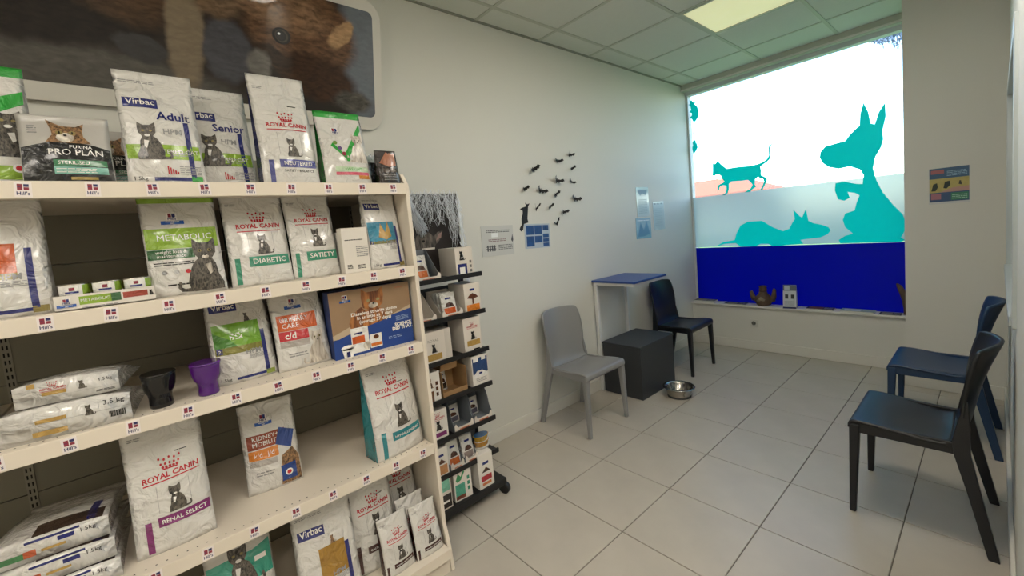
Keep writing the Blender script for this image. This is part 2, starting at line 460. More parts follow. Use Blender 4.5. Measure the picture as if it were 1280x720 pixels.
# ------------------------------------------------------------------ films and cut-outs on the glass
TEAL = film('teal_vinyl', (.0, .58, .52), .85)
BLUEF = film('blue_vinyl', (.0, .018, .36), .75)
def frosted():
    m = bpy.data.materials.new('frosted_vinyl'); m.use_nodes = True
    n = m.node_tree; out = n.nodes['Material Output']; n.nodes.remove(n.nodes['Principled BSDF'])
    a = n.nodes.new('ShaderNodeBsdfTranslucent'); a.inputs[0].default_value = (.54, .57, .57, 1)
    b = n.nodes.new('ShaderNodeBsdfRefraction'); b.inputs['Color'].default_value = (.54, .57, .56, 1)
    b.inputs['Roughness'].default_value = .45; b.inputs['IOR'].default_value = 1.12
    x = n.nodes.new('ShaderNodeMixShader'); x.inputs[0].default_value = .55
    n.links.new(a.outputs[0], x.inputs[1]); n.links.new(b.outputs[0], x.inputs[2]); n.links.new(x.outputs[0], out.inputs[0])
    return m
def sheet(name, label, x0, z0, x1, z1, m):
    o = box_obj(name, (x0, YG + .0066, z0), (x1, YG + .0078, z1), m); return tag(o, label, 'window film')
sheet('window_film', 'solid blue film across the bottom of the shop window', .022, .472, XP - .01, 1.078, BLUEF)
def decal(name, label, pts, y):
    o = MB().prism(pts, lambda u, v, t: (u, t, v), y, y - .0008).build(name, TEAL); return tag(o, label, 'window sticker', 'teal animal stickers on the shop window')
CAT = [(0.258,2.004),(0.282,1.993),(0.312,2.019),(0.332,1.998),(0.358,1.965),(0.402,1.922),(0.474,1.922),(0.536,1.92),(0.622,1.912),(0.706,1.918),(0.747,1.928),(0.788,1.951),(0.809,1.983),(0.808,2.026),(0.81,2.07),(0.829,2.092),(0.875,2.08),(0.84,2.083),(0.822,2.071),(0.823,2.032),(0.825,1.988),(0.816,1.946),(0.787,1.921),(0.729,1.891),(0.734,1.846),(0.731,1.802),(0.766,1.779),(0.787,1.749),(0.767,1.707),(0.741,1.657),(0.716,1.656),(0.738,1.685),(0.756,1.731),(0.749,1.759),(0.701,1.787),(0.675,1.766),(0.669,1.717),(0.682,1.692),(0.646,1.67),(0.62,1.646),(0.568,1.648),(0.595,1.663),(0.629,1.681),(0.648,1.715),(0.632,1.745),(0.608,1.771),(0.53,1.773),(0.441,1.78),(0.417,1.757),(0.415,1.701),(0.401,1.664),(0.371,1.644),(0.343,1.648),(0.377,1.668),(0.389,1.704),(0.389,1.742),(0.348,1.753),(0.319,1.737),(0.313,1.705),(0.296,1.697),(0.295,1.726),(0.311,1.763),(0.349,1.776),(0.373,1.787),(0.351,1.824),(0.344,1.854),(0.321,1.876),(0.288,1.877),(0.268,1.86),(0.248,1.878),(0.254,1.916)]
DOG_SIT = [(1.232,1.933),(1.27,1.977),(1.353,1.988),(1.416,1.995),(1.45,2.043),(1.49,2.082),(1.517,2.103),(1.524,2.202),(1.547,2.29),(1.578,2.202),(1.592,2.104),(1.618,2.091),(1.645,2.184),(1.687,2.251),(1.69,2.139),(1.668,2.026),(1.672,1.952),(1.656,1.889),(1.619,1.816),(1.602,1.725),(1.621,1.62),(1.661,1.512),(1.726,1.397),(1.785,1.311),(1.804,1.243),(1.798,1.176),(1.773,1.117),(1.797,1.096),(1.773,1.08),(1.56,1.082),(1.362,1.082),(1.351,1.115),(1.399,1.15),(1.456,1.168),(1.4,1.229),(1.384,1.296),(1.403,1.352),(1.471,1.374),(1.484,1.436),(1.507,1.504),(1.474,1.529),(1.424,1.543),(1.44,1.491),(1.399,1.467),(1.353,1.487),(1.332,1.569),(1.339,1.633),(1.403,1.638),(1.487,1.605),(1.53,1.599),(1.537,1.674),(1.516,1.725),(1.445,1.765),(1.365,1.758),(1.295,1.784),(1.248,1.829),(1.225,1.884)]
DOG_LIE = [(0.237,1.082),(0.325,1.133),(0.451,1.154),(0.47,1.222),(0.514,1.305),(0.594,1.341),(0.723,1.339),(0.816,1.268),(0.906,1.222),(0.962,1.242),(0.991,1.303),(1.012,1.333),(1.001,1.427),(1.052,1.36),(1.072,1.343),(1.106,1.424),(1.122,1.309),(1.16,1.283),(1.228,1.263),(1.276,1.237),(1.294,1.207),(1.269,1.171),(1.213,1.144),(1.105,1.134),(1.052,1.128),(1.077,1.088),(0.984,1.084),(0.809,1.073),(0.773,1.099),(0.699,1.102),(0.661,1.078),(0.505,1.079),(0.458,1.119),(0.341,1.115)]
MOUSE1 = [(0.038,2.741),(0.064,2.737),(0.077,2.712),(0.106,2.701),(0.092,2.686),(0.122,2.651),(0.135,2.599),(0.128,2.541),(0.101,2.506),(0.082,2.492),(0.074,2.433),(0.065,2.356),(0.058,2.363),(0.067,2.435),(0.072,2.495),(0.052,2.536),(0.015,2.552),(0.051,2.567),(0.056,2.596),(0.029,2.616),(0.051,2.634),(0.047,2.672),(0.026,2.7),(0.046,2.699),(0.04,2.722)]
MOUSE2 = [(0.063,2.313),(0.071,2.297),(0.092,2.289),(0.082,2.275),(0.099,2.244),(0.104,2.206),(0.083,2.174),(0.062,2.147),(0.053,2.143),(0.043,2.194),(0.041,2.219),(0.051,2.242),(0.047,2.267),(0.054,2.291)]
# the frosted band is cut out around the two dogs
fo = sheet('window_film', 'pale frosted film band above the blue film on the window', .022, 1.086, XP - .01, 1.652, frosted())
for pts in (DOG_SIT, DOG_LIE):
    cu = MB().prism(pts, lambda u, v, t: (u, t, v), YG + .004, YG + .012).build('cutter', TEAL)
    md = fo.modifiers.new('cut', 'BOOLEAN'); md.operation = 'DIFFERENCE'; md.solver = 'EXACT'; md.object = cu
    bpy.context.view_layer.update()
    me = bpy.data.meshes.new_from_object(fo.evaluated_get(bpy.context.evaluated_depsgraph_get()))
    fo.modifiers.clear(); fo.data = me; bpy.data.objects.remove(cu)
decal('cat_sticker', 'teal walking cat sticker with raised tail on the window', CAT, YG + .006)
decal('dog_sticker', 'teal sitting dog sticker with one raised paw on the window', DOG_SIT, YG + .006)
decal('dog_sticker', 'teal lying dog sticker above the blue film', DOG_LIE, YG + .006)
decal('mouse_sticker', 'larger teal mouse sticker at the top left of the window', [(max(x, .024), z) for x, z in MOUSE1], YG + .006)
decal('mouse_sticker', 'smaller teal mouse sticker below the larger mouse', MOUSE2, YG + .006)

# ================================================================== shelving
XS, XBK, YE, ML = .70, .065, .845, 1.25
SZ = [1.703, 1.360, 1.032, .577]
ZB = .115
BACKP = mat('back_panel_grey', '#837f70', .6, bump=.03, bscale=200, bdist=.001)
DARK = mat('slot_black', '#0b0a09', .8)
TAGP, TAGR, TAGB = flat('#e6dedb'), flat('#86283b'), flat('#252a5c')
def make_tag():
    """small printed price-rail sticker: paper, two-colour block, short word"""
    q = MB(); q.box((0, -.015, -.019), (.0008, .015, .019), 0)
    def r(y0, z0, y1, z1, mi): q.add([(.0012, y0, z0), (.0012, y1, z0), (.0012, y1, z1), (.0012, y0, z1)], [(0, 1, 2, 3)], mi)
    r(-.010, -.001, -.001, .014, 1); r(.001, -.001, .010, .006, 1); r(.001, .007, .010, .014, 2); r(-.010, .006, -.004, .008, 2)
    vs, fs, w = text_geo("Hill's", .02)
    k = .0085
    q.add([(.0012, (x - w / 2) * k, -.0135 + z * k) for x, z in vs], fs, 2)
    me = q.build('price_tag', [TAGP, TAGR, TAGB], None, recalc=False)
    d = me.data; COL.objects.unlink(me); bpy.data.objects.remove(me)
    return d
TAGM = make_tag()
def gondola(y0, label):
    g = thing('gondola_shelving', label, 'shelving', (0, y0, 0), group='white shop shelving units')
    for k, z in enumerate(SZ + [ZB]):
        xf = XS if k < 4 else .75
        q = MB().box((XBK + .005, .004, z - .03), (xf - .012, ML - .004, z)).box((xf - .012, .003, z - .043), (xf, ML - .003, z + .002))
        if k == 4: q.box((xf - .03, .003, 0), (xf - .02, ML - .003, z - .03))
        sh = q.build('shelf', METALW, g, bevel=.002)
        if k < 4:
            d = MB()
            for i in range(50):
                y = .02 + i * .0247
                d.lathe([(.0026, z + .0006), (.0026, z + .0009)], 6, (xf - .028, y, 0))
            d.build('perforations', DARK, sh)['kind'] = 'stuff'
            for i in range(10):
                t = bpy.data.objects.new('price_tag', TAGM); link(t, sh); t.location = (xf, .0655 + i * .125 + (.003 * math.sin(i * 7 + k * 3)), z - .0205)
                t.rotation_euler = (.06 * math.sin(i * 5 + k), 0, 0)
    z = .05
    for zt in (.297, .697, 1.097, 1.497, 1.90):
        box_obj('back_panel', (.045, .012, z), (XBK, ML - .012, zt - .003), BACKP, g); z = zt
    for y in ((0, ML) if y0 > -1 else (0,)):
        u = box_obj('upright', (.03, y - .012, 0), (XBK + .004, y + .012, 1.93), mat('upright_grey', '#8f8b7c', .5), g)
        s = MB()
        for i in range(70):
            for yy in (-.007, .003): s.box((XBK + .0042, y + yy, .1 + i * .026), (XBK + .0050, y + yy + .004, .114 + i * .026))
        s.build('slots', DARK, u)['kind'] = 'stuff'
    return g
g1 = gondola(YE - ML, 'white metal shelving unit packed with pet food bags')
g2 = gondola(YE - 2 * ML, 'white metal shelving unit continuing to the left of the stocked one')
# end panel of the stocked unit
MB().prism([(.03, 0), (.735, 0), (.72, .1), (XS - .005, .2), (XS - .012, 1.70), (XS - .05, 1.75), (.03, 1.75)], lambda u, v, t: (u, t, v), ML + .001, ML + .019).build('end_panel', METALW, g1, bevel=.003)

# ================================================================== bags
BG = 'pet food bags on the white shelving'
class Bag(Paint):
    def __init__(s, label, W, H, D, loc, rz=90, lean=6, seed=0, body=None, side=None, lie=False, name='pet_food_bag', tilt=0, seal=None, amp=1.0, puff=.012):
        rn = random.Random(seed * 13 + 5)
        s.waves = [(rn.uniform(-40, 40), rn.uniform(8, 50), rn.uniform(0, 6.28), rn.uniform(.25, 1)) for _ in range(7)]
        s.D, s.lean, s.lie, s.amp, s.puff = D, math.tan(R(lean)), lie, amp, puff
        root = thing(name, label, 'bag', loc, rz, BG)
        if lie:
            M = Matrix(((0, 0, -1), (1, 0, 0), (0, -1, 0)))
            root.rotation_euler = (Matrix.Rotation(R(rz - 90), 3, 'Z') @ M).to_euler()
        elif tilt: root.rotation_euler = (0, R(tilt), R(rz))
        super().__init__(root, None, W, H, .012)
        s.fn = s.front
        body = body or BAGW
        nt_, nf, ns = 24, 14, 4
        V = []; F = []; MI = []; ring = 2 * (nf + ns)
        for k in range(nt_ + 1):
            t = k / nt_; wd, yf, yb = s.sect(t)
            pts = [(wd * (2 * i / nf - 1), yf(2 * i / nf - 1)) for i in range(nf)]
            gi = min(.35 * D, .45 * D * t ** .7) * (1 - max(0, (t - .75) / .25)) * .8
            for i in range(ns):
                a = i / ns; pts.append((wd - gi * math.sin(PI * a), yf(1) * (1 - a) + yb(1) * a))
            pts += [(wd * (1 - 2 * i / nf), yb(1 - 2 * i / nf)) for i in range(nf)]
            for i in range(ns):
                a = i / ns; pts.append((-wd + gi * math.sin(PI * a), yb(-1) * (1 - a) + yf(-1) * a))
            V += [(x, y + s.shift(t), t * H) for x, y in pts]
        for k in range(nt_):
            for i in range(ring):
                j = (i + 1) % ring; F.append((k * ring + i, k * ring + j, (k + 1) * ring + j, (k + 1) * ring + i))
                sd = (nf <= i < nf + ns) or i >= 2 * nf + ns
                MI.append(1 if sd else (2 if seal and k >= nt_ - 2 else 0))
        F.append(tuple(range(ring - 1, -1, -1))); MI.append(0)
        F.append(tuple(nt_ * ring + i for i in range(ring))); MI.append(0)
        q = MB(); q.v, q.f, q.m = V, F, MI
        o = q.build('bag_body', [body, side or body, seal or body], root, smooth=True, recalc=False)
    def shift(s, t): return s.lean * t * s.H
    def sect(s, t):
        W, H, D = s.W, s.H, s.D; ts = .93
        q = min(t / ts, 1)
        d = max(.0022, D / 2 * (1 - q ** 1.9)); wd = W / 2 * (1 - .025 * math.sin(PI * q))
        sh = (D / 2 - d) if s.lie else 0
        bul = s.puff * math.sin(PI * q ** .8) if q < 1 else 0
        def wr(u, sgn):
            x = u * W / 2; z = t * H; v = 0
            for fx, fz, ph, am in s.waves: v += am * math.sin(fx * x + fz * z * sgn + ph)
            return v * .0021 * s.amp * (.35 + .9 * t) * (1 - .5 * u * u)
        yf = lambda u: -(d * (.78 + .22 * (1 - u * u))) - bul * (1 - u * u) + wr(u, 1) * (.4 if q >= 1 else 1) + sh
        yb = lambda u: (d * (.78 + .22 * (1 - u * u)) if not s.lie else d) + (0 if s.lie else bul * .5 * (1 - u * u) + wr(u, -1) * (.4 if q >= 1 else 1)) + sh
        if q >= 1:
            yb0 = yb; yf0 = yf; yb = lambda u: yf0(u) + .0044
        return wd, yf, yb
    def front(s, x, z, off):
        t = min(max(z / s.H, 0), 1); u = min(max(2 * x / s.W - 1, -.985), .985); wd, yf, yb = s.sect(t)
        return (wd * u, yf(u) + s.shift(t) - off, z)
    def bottom(s, x, z, off):
        """z from 0 (underside when lying) to D"""
        return (x - s.W / 2, s.D / 2 - z, -off)
    def on_bottom(s): s.fn = s.bottom; s.H_ = s.H; s.H = s.D
    def on_front(s): s.fn = s.front; s.H = s.H_

def crown_brand(b, c, z, w, slope=0.0, m=None, nm='brand_lettering'):
    """red brand name with a dotted crown above and a line below; c, z fractions, w fraction of width"""
    m = m or RED
    W, H = b.W, b.H; h = w * W / 8.2
    tr = b.tt('ROYAL CANIN', c * W, z * H, h, bold=.028, maxw=w * W, slope=slope)
    tr += b.rt((c - w / 2) * W, z * H - h * .75, (c + w / 2) * W, z * H - h * .55, slope * w * W)
    cw = w * W * .36
    for r_, n, zz in ((1, 5, 2.75), (.86, 5, 2.15), (.7, 5, 1.6)):
        for i in range(n):
            u = (i / (n - 1) - .5) * r_ * cw; e = .15 if i % 2 else .38
            tr += b.el(c * W + u, z * H + h * (zz + (e if r_ == 1 else .1 * e)), cw * .06 * (1.25 if r_ < .8 else 1), h * .24, 7)
    tr += b.rt(c * W - cw * .36, z * H + h * 1.2, c * W + cw * .36, z * H + h * 1.42)
    return b.emit([(tr, m)], nm, .0014)
def royal(b, band, word, zb=.2, za=.27, a0=.28, a1=.97, cz=.56, stripe=(.06, .02, .14, .3), cat=True, catz=.28, cath=.2, crest=True, slope=0):
    crown_brand(b, .54, cz, .72, slope)
    if cat:
        b.rects([(.33, catz + .02, .335, cz - .05), (.74, catz + .02, .745, cz - .05)], GREYI, 'fine_print')
        b.cat(.56, catz, cath * b.H, FURG, light=WHI)
    b.rect(a0, zb, a1, za, band, 'colour_band')
    b.text(word, (a0 + a1) / 2, zb + (za - zb) * .28, (za - zb) * b.H * .5, WHI, 'product_lettering', maxw=(a1 - a0) * .86, bold=.008)
    if stripe: b.rect(*stripe, band, 'edge_stripe')
    b.lines(.08, .87, .24, .9, 2, GREYI, seed=3); b.lines(.62, .72, .78, .735, 1, BLACKI, seed=8)
def virbac(b, col, word=None, lz=.73, col2=None, block=(.05, .34, .78, .58), num=None):
    b.rect(.07, lz, .5, lz + .085, NAVY, 'brand_panel', sk=-.008)
    b.text('Virbac', .285, lz + .024, .032 * b.W / .19, WHI, 'brand_lettering', bold=.01, maxw=.36)
    if word: b.text(word, .68, lz - .105, .026 * b.W / .19, NAVY, 'product_lettering', bold=.02, maxw=.5)
    b.rect(.80, .06, .87, .56, NAVY, 'edge_stripe')
    b.rect(.32, .035, .80, .065, NAVY, 'bottom_stripe')
    b.rect(.8, .02, .95, .075, col, 'corner_patch')
    b.text('HPM', .64, .305 if not word else .44, .017, GREYI, 'range_lettering', bold=.02)
    b.lines(.56, .25, .8, .3, 4, GREYI, 'fine_print', seed=2)
    b.lines(.06, .9, .5, .93, 2, GREYI, 'fine_print', seed=4)
    b.text('1.5kg', .16, .04, .011, BLACKI, 'weight_lettering')
def shield(b, a, z, s, banner=True):
    """square two-colour logo block with name and blue banner underneath; s = size in metres"""
    W, H = b.W, b.H; x, y = a * W, z * H
    g = [(b.rt(x - s * .62, y - s * .42, x + s * .62, y + s * .75), WHI),
         (b.rt(x - s * .42, y + .02 * s, x - .03 * s, y + s * .6), ink('#7d1f35')), (b.rt(x + s * .03, y + .02 * s, x + s * .42, y + s * .6), NAVY),
         (b.tt("Hill's", x, y - s * .36, s * .36, bold=.03), NAVY)]
    if banner:
        g += [(b.rt(x - s * 1.35, y - s * 1.05, x + s * 1.35, y - s * .5), ink('#1d4fa0')),
              (b.tt('PRESCRIPTION', x, y - s * .72, s * .17, bold=.02) + b.tt('DIET', x, y - s * .98, s * .17, bold=.02), WHI)]
    return b.emit(g, 'brand_emblem', .0014)

S1, S2, S3, S4 = SZ
# ---- top shelf
GRN, LIME = ink('#2f9a3c'), ink('#86a934')
b = Bag('white bag with a green top seal at the left end of the top shelf', .195, .335, .10, (.545, -.295, S1), seed=1, seal=GRN, lean=3)
b.poly([(.35, .62), (.98, .8), (.98, .69), (.62, .56)], GRN, 'green_swoosh'); b.rect(.02, .06, .98, .17, LIME, 'colour_band')
b.cat(.80, .24, .13, FURG, light=WHI, eye=EYE, flip=-1); b.emit([(b.el(.86 * b.W, .15 * b.H, .012, .012), WHI), (b.el(.86 * b.W, .15 * b.H, .007, .007), RED)], 'round_seal', .0018)
b.lines(.1, .86, .6, .92, 3, GREYI)
BLKB = ink('#17181a')
def proplan(label, loc, seed, rz=90):
    b = Bag(label, .178, .19, .07, loc, seed=seed, rz=rz, lean=5, body=mat('bag_silver', '#b3b0aa', .25, coat=.5, bump=.3, bscale=22, bdist=.01), side=mat('bag_silver', '#b3b0aa'))
    b.poly([(.01, .01), (.99, .01), (.99, .5), (.8, .56), (.55, .6), (.3, .58), (.01, .5)], BLKB, 'black_panel')
    W, H = b.W, b.H
    q = lambda L: [(W * (.52 + x), H * (.58 + z)) for x, z in L]
    b.emit([(b.pt(q([(-.24, 0), (-.16, .12), (-.17, .2), (-.22, .36), (-.06, .26), (.1, .26), (.19, .32), (.17, .18), (.18, .1), (.26, 0)])), FURB),
            (b.el(.5 * W, .66 * H, .018, .014), FURW), (b.el(.44 * W, .735 * H, .0075, .006) + b.el(.58 * W, .735 * H, .0075, .006), EYE),
            (b.el(.5 * W, .695 * H, .004, .003, 6) + b.el(.44 * W, .735 * H, .002, .005, 6) + b.el(.58 * W, .735 * H, .002, .005, 6), BLACKI)], 'cat_picture', .0014)
    b.text('PURINA', .66, .50, .009, WHI, 'brand_lettering', bold=.01); b.text('PRO PLAN', .6, .40, .017, WHI, 'product_lettering', bold=.01, maxw=.6)
    b.rect(.34, .24, .93, .33, ink('#3d7a55'), 'green_band', off=.0018); b.rect(.34, .13, .93, .23, ink('#79b3a4'), 'mint_band', off=.0018)
    b.text('STERILISED', .56, .265, .009, WHI, 'variant_lettering', maxw=.4, off=.0024); b.rect(.5, .05, .8, .09, ink('#a08a4c'), 'gold_strip', off=.0018)
    b.lines(.36, .15, .8, .22, 3, WHI, off=.0024); b.lines(.1, .72, .2, .86, 4, GREYI)
    return b
proplan('silver and black pouch with a tabby face on the top shelf', (.635, -.126, S1), 2)
proplan('black pouch tucked behind the tabby face pouch', (.49, -.052, S1), 3)
b = Bag('white Adult bag with a lime neutered cat band', .19, .355, .09, (.60, .082, S1), seed=4, side=BAGW, lean=5)
virbac(b, GRN, 'Adult', lz=.675); b.rect(.03, .22, .97, .345, LIME, 'lime_band'); b.text('NEUTERED CAT', .62, .27, .0135, WHI, 'variant_lettering', maxw=.66, off=.002)
b.cat(.32, .215, .115, FURG, light=WHI, eye=EYE, off=.0022); b.rects([(.50 + .03 * i, .09, .52 + .03 * i, .16 - .012 * i) for i in range(5)], RED, 'bar_chart'); b.lines(.66, .09, .95, .17, 5, GREYI)
b = Bag('white Senior bag with a lime band behind the Adult bag', .197, .357, .09, (.505, .240, S1), seed=5, lean=5)
virbac(b, GRN, 'Senior', lz=.675); b.rect(.03, .22, .97, .345, LIME, 'lime_band'); b.text('NEUTERED CAT', .58, .27, .0135, WHI, 'variant_lettering', maxw=.66, off=.002)
b.cat(.36, .215, .115, FURG, light=WHI, eye=EYE, off=.0022); b.rects([(.50 + .03 * i, .09, .52 + .03 * i, .16 - .012 * i) for i in range(5)], RED, 'bar_chart'); b.lines(.66, .09, .95, .17, 5, GREYI)
PUR = ink('#4b4f8d')
b = Bag('tall white bag with a violet neutered band on the top shelf', .187, .405, .10, (.60, .432, S1), seed=6, side=ink('#2c2f5a'), lean=5)
royal(b, PUR, 'NEUTERED', zb=.155, za=.225, a0=.3, cz=.52, catz=.25, cath=.17, stripe=(.12, .01, .2, .22)); b.text('SATIETY BALANCE', .64, .115, .009, BLACKI, 'variant_lettering', maxw=.55)
b = Bag('white bag with green seal and a white cat at the right of the top shelf', .18, .295, .09, (.61, .635, S1), seed=7, seal=GRN, side=GRN, lean=5)
shield(b, .36, .72, .021, False); b.poly([(.25, .56), (.45, .4), (.95, .86), (.95, .76), (.5, .32), (.2, .52)], GRN, 'green_tick')
b.emit([(b.el((.3 + .07 * i) * b.W, (.56 - .075 * i) * b.H, .008, .008), ink(c)) for i, c in enumerate(('#6d8d40', '#5d4a7a', '#8a2d3e', '#2f9a3c'))], 'round_icons', .0016)
b.cat(.8, .3, .12, FURW, flip=-1, dark=BLACKI); b.text('+WEIGHT', .6, .19, .011, GRN, 'product_lettering'); b.rect(.22, .13, .95, .17, ink('#c9566a'), 'pink_band'); b.rect(.22, .175, .95, .24, ink('#b9cfae'), 'pale_band'); b.rect(.7, .08, .95, .13, ink('#c77f2e'), 'orange_band')
b = Bag('small dark pouch at the right end of the top shelf', .09, .14, .05, (.655, .79, S1), seed=8, body=ink('#2b2321'), lean=2)
b.poly([(.1, .62), (.5, .95), (.92, .9), (.9, .55), (.5, .5)], ink('#a06a52'), 'meat_picture'); b.rect(.2, .34, .85, .46, ink('#4a4038'), 'label_panel'); b.lines(.2, .12, .9, .3, 4, GREYI)
bx = thing('black_cat_box', 'black open box with white fluff beside the small dark pouch', 'box', (.555, .757, S1))
MB().box((-.05, -.024, 0), (.05, .022, .10)).build('box_body', BLKB, bx, bevel=.003)
rn = random.Random(3); q = MB()
for i in range(60):
    p = [(rn.uniform(-.05, .05), rn.uniform(-.022, .02), .09 + rn.uniform(0, .045)) for _ in range(3)]
    q.tube(p, .0022, 4)
q.build('cotton_fluff', mat('cotton_white', '#e9ecef', .9), bx)['kind'] = 'stuff'

# ---- second shelf
ORA, TEALI, GREENB = ink('#b9531f'), ink('#2f8f8c'), ink('#3a8a6e')
XF2 = .57
b = Bag('white bag with an orange square at the left end of the second shelf', .20, .325, .09, (XF2, -.305, S2), seed=9, lean=4)
virbac(b, ink('#8a7d45'), None, lz=.8); b.rect(.2, .36, .72, .6, ORA, 'orange_block'); b.poly([(.42, .4), (.5, .56), (.56, .4), (.5, .36)], ink('#d08a4a'), 'flame'); b.rect(.2, .31, .72, .36, ink('#8a7d45'), 'olive_strip'); b.cat(.45, .6, .055, FURB)
b = Bag('white and lime weight loss bag with a grey tabby on the second shelf', .20, .325, .09, (XF2 - .01, .096, S2), seed=10, side=ink('#1f4a2a'), lean=4, seal=LIME)
shield(b, .40, .77, .022); b.rect(.02, .46, .97, .66, LIME, 'lime_band'); b.text('METABOLIC', .53, .54, .020, WHI, 'product_lettering', maxw=.72)
b.rect(.02, .36, .62, .455, ink('#24572c'), 'green_band'); b.text('weight loss &', .32, .415, .0105, WHI, 'variant_lettering', maxw=.5); b.text('maintenance', .32, .375, .0105, WHI, 'variant_lettering', maxw=.5)
b.lines(.08, .3, .6, .34, 2, BLACKI); b.cat(.74, .02, .17, FURG, eye=EYE, dark=BLACKI, light=FURW, flip=-1); b.emit([(b.el((.2 + .15 * i) * b.W, .23 * b.H, .007, .007), m) for i, m in enumerate((GREYI, ink('#b9b9b9'), RED))], 'round_icons', .0014); b.lines(.22, .1, .5, .13, 1, BLACKI)
b = Bag('white diabetic bag with a dark green band', .195, .325, .09, (XF2 - .02, .308, S2), seed=11, lean=4, side=ink('#20402f'))
royal(b, GREENB, 'DIABETIC', zb=.2, za=.31, a0=.3, cz=.62, catz=.33, cath=.22, stripe=(.08, .02, .16, .3))
b = Bag('white satiety bag between the diabetic bag and the white carton', .172, .325, .085, (XF2 - .02, .493, S2), seed=12, lean=4, side=ink('#20402f'))
royal(b, GREENB, 'SATIETY', zb=.2, za=.31, a0=.3, cz=.66, catz=.36, cath=.22, stripe=(.08, .02, .16, .3))
BLUEC, GOLD = ink('#2f7f9c'), ink('#a8863c')
b = Bag('white bag with a blue and gold square at the right end of the second shelf', .154, .315, .075, (XF2 + .03, .764, S2), seed=13, lean=4)
virbac(b, ink('#8a7d45'), None, lz=.79, block=None); b.rect(.05, .36, .80, .62, BLUEC, 'blue_block'); b.poly([(.3, .42), (.4, .6), (.5, .48), (.62, .62), (.66, .42), (.5, .38)], GOLD, 'gold_figure'); b.rect(.05, .33, .80, .37, ink('#6d6a35'), 'olive_strip'); b.rect(.06, .33, .15, .38, NAVY, 'number_patch'); b.text('1', .105, .34, .01, WHI, 'number_lettering', off=.002)

CARD = mat('white_card', '#dad5cc', .55)
def carton(label, W, H, D, loc, rz=90, m=None, name='product_box', side=None, group='boxed products', bev=.0015):
    t = thing(name, label, 'box', loc, rz, group)
    MB().box((-W / 2, -D / 2, 0), (W / 2, D / 2, H)).build('box_body', m or CARD, t, bevel=bev)
    p = Paint(t, lambda x, z, off: (x - W / 2, -D / 2 - off, z), W, H)
    p.side = Paint(t, lambda x, z, off: (-W / 2 - off, D / 2 - x, z), D, H)
    p.top = Paint(t, lambda x, z, off: (x - W / 2, -D / 2 + z, H + off), W, D)
    return p
p = carton('white carton with small grey print beside the blue and gold bag', .104, .178, .05, (.605, .633, S2), 90)
p.lines(.1, .1, .3, .2, 3, BLACKI); p.lines(.1, .72, .8, .76, 1, BLACKI, seed=3); p.lines(.5, .35, .95, .6, 6, GREYI, seed=5); p.lines(.5, .08, .8, .18, 3, BLACKI, seed=6)
p = carton('plain white carton half hidden behind the printed white carton', .07, .165, .03, (.555, .618, S2), 90)
p.lines(.1, .1, .3, .2, 3, GREYI)
# tray of cans
tr = thing('can_tray', 'low white cardboard tray holding small cans on the second shelf', 'tray', (.60, -.098, S2), 90)
MB().box((-.105, -.042, 0), (.105, .042, .003)).box((-.105, -.042, 0), (.105, -.040, .042)).box((-.105, .04, 0), (.105, .042, .042)).box((-.105, -.04, 0), (-.103, .04, .042)).box((.103, -.04, 0), (.105, .04, .042)).build('tray_body', CARD, tr)
p = Paint(tr, lambda x, z, off: (x - .105, -.042 - off, z), .21, .042)
shield(p, .11, .58, .014); p.rect(.23, .3, .54, .85, LIME, 'lime_panel'); p.rect(.54, .3, .64, .85, ink('#24572c'), 'green_panel'); p.rect(.66, .4, .92, .8, ink('#9c3d2e'), 'red_panel')
p.text('METABOLIC', .385, .5, .009, WHI, 'product_lettering', maxw=.28); p.lines(.25, .1, .6, .2, 1, GREYI); p.cat(.955, .4, .016, BLACKI)
CH = .034
for k in range(2):
    for i, y in enumerate((-.165, -.098, -.031)):
        c = thing('food_can', ('leftmost', 'middle', 'rightmost')[i] + ' green and white can of the ' + ('lower hidden', 'upper')[k] + ' row in the low tray', 'can', (.60, y, S2 + .0035 + k * (CH + .0005)), group='small cans in the low tray')
        MB().lathe([(.030, 0), (.032, .0015), (.0325, .003), (.0325, CH - .003), (.032, CH - .0012), (.0305, CH), (.030, CH - .002), (.002, CH - .002)], 28).build('can_body', mat('tin', '#b8b4aa', .25, metal=1), c, smooth=True)
        for nm, a0, a1, m in (('label_white', -60, 35, WHI), ('label_green', 35, 100, LIME), ('label_brown', -130, -60, ink('#4a2a20'))):
            q = MB(); n = 10
            for kk in range(n):
                A, B = R(a0 + (a1 - a0) * kk / n), R(a0 + (a1 - a0) * (kk + 1) / n); r = .0330
                q.add([(r * math.cos(A), r * math.sin(A), .004), (r * math.cos(B), r * math.sin(B), .004), (r * math.cos(B), r * math.sin(B), CH - .004), (r * math.cos(A), r * math.sin(A), CH - .004)], [(0, 1, 2, 3)])
            q.build(nm, m, c)
        pc = Paint(c, lambda x, z, off: ((.0331 + off) * math.cos(x / .033), (.0331 + off) * math.sin(x / .033), z), .1, .05, .004)
        pc.emit([(pc.rt(-.016, .008, .012, .013), NAVY), (pc.rt(-.007, .015, .004, .024), ink('#7d1f35'))], 'can_print', .0003)

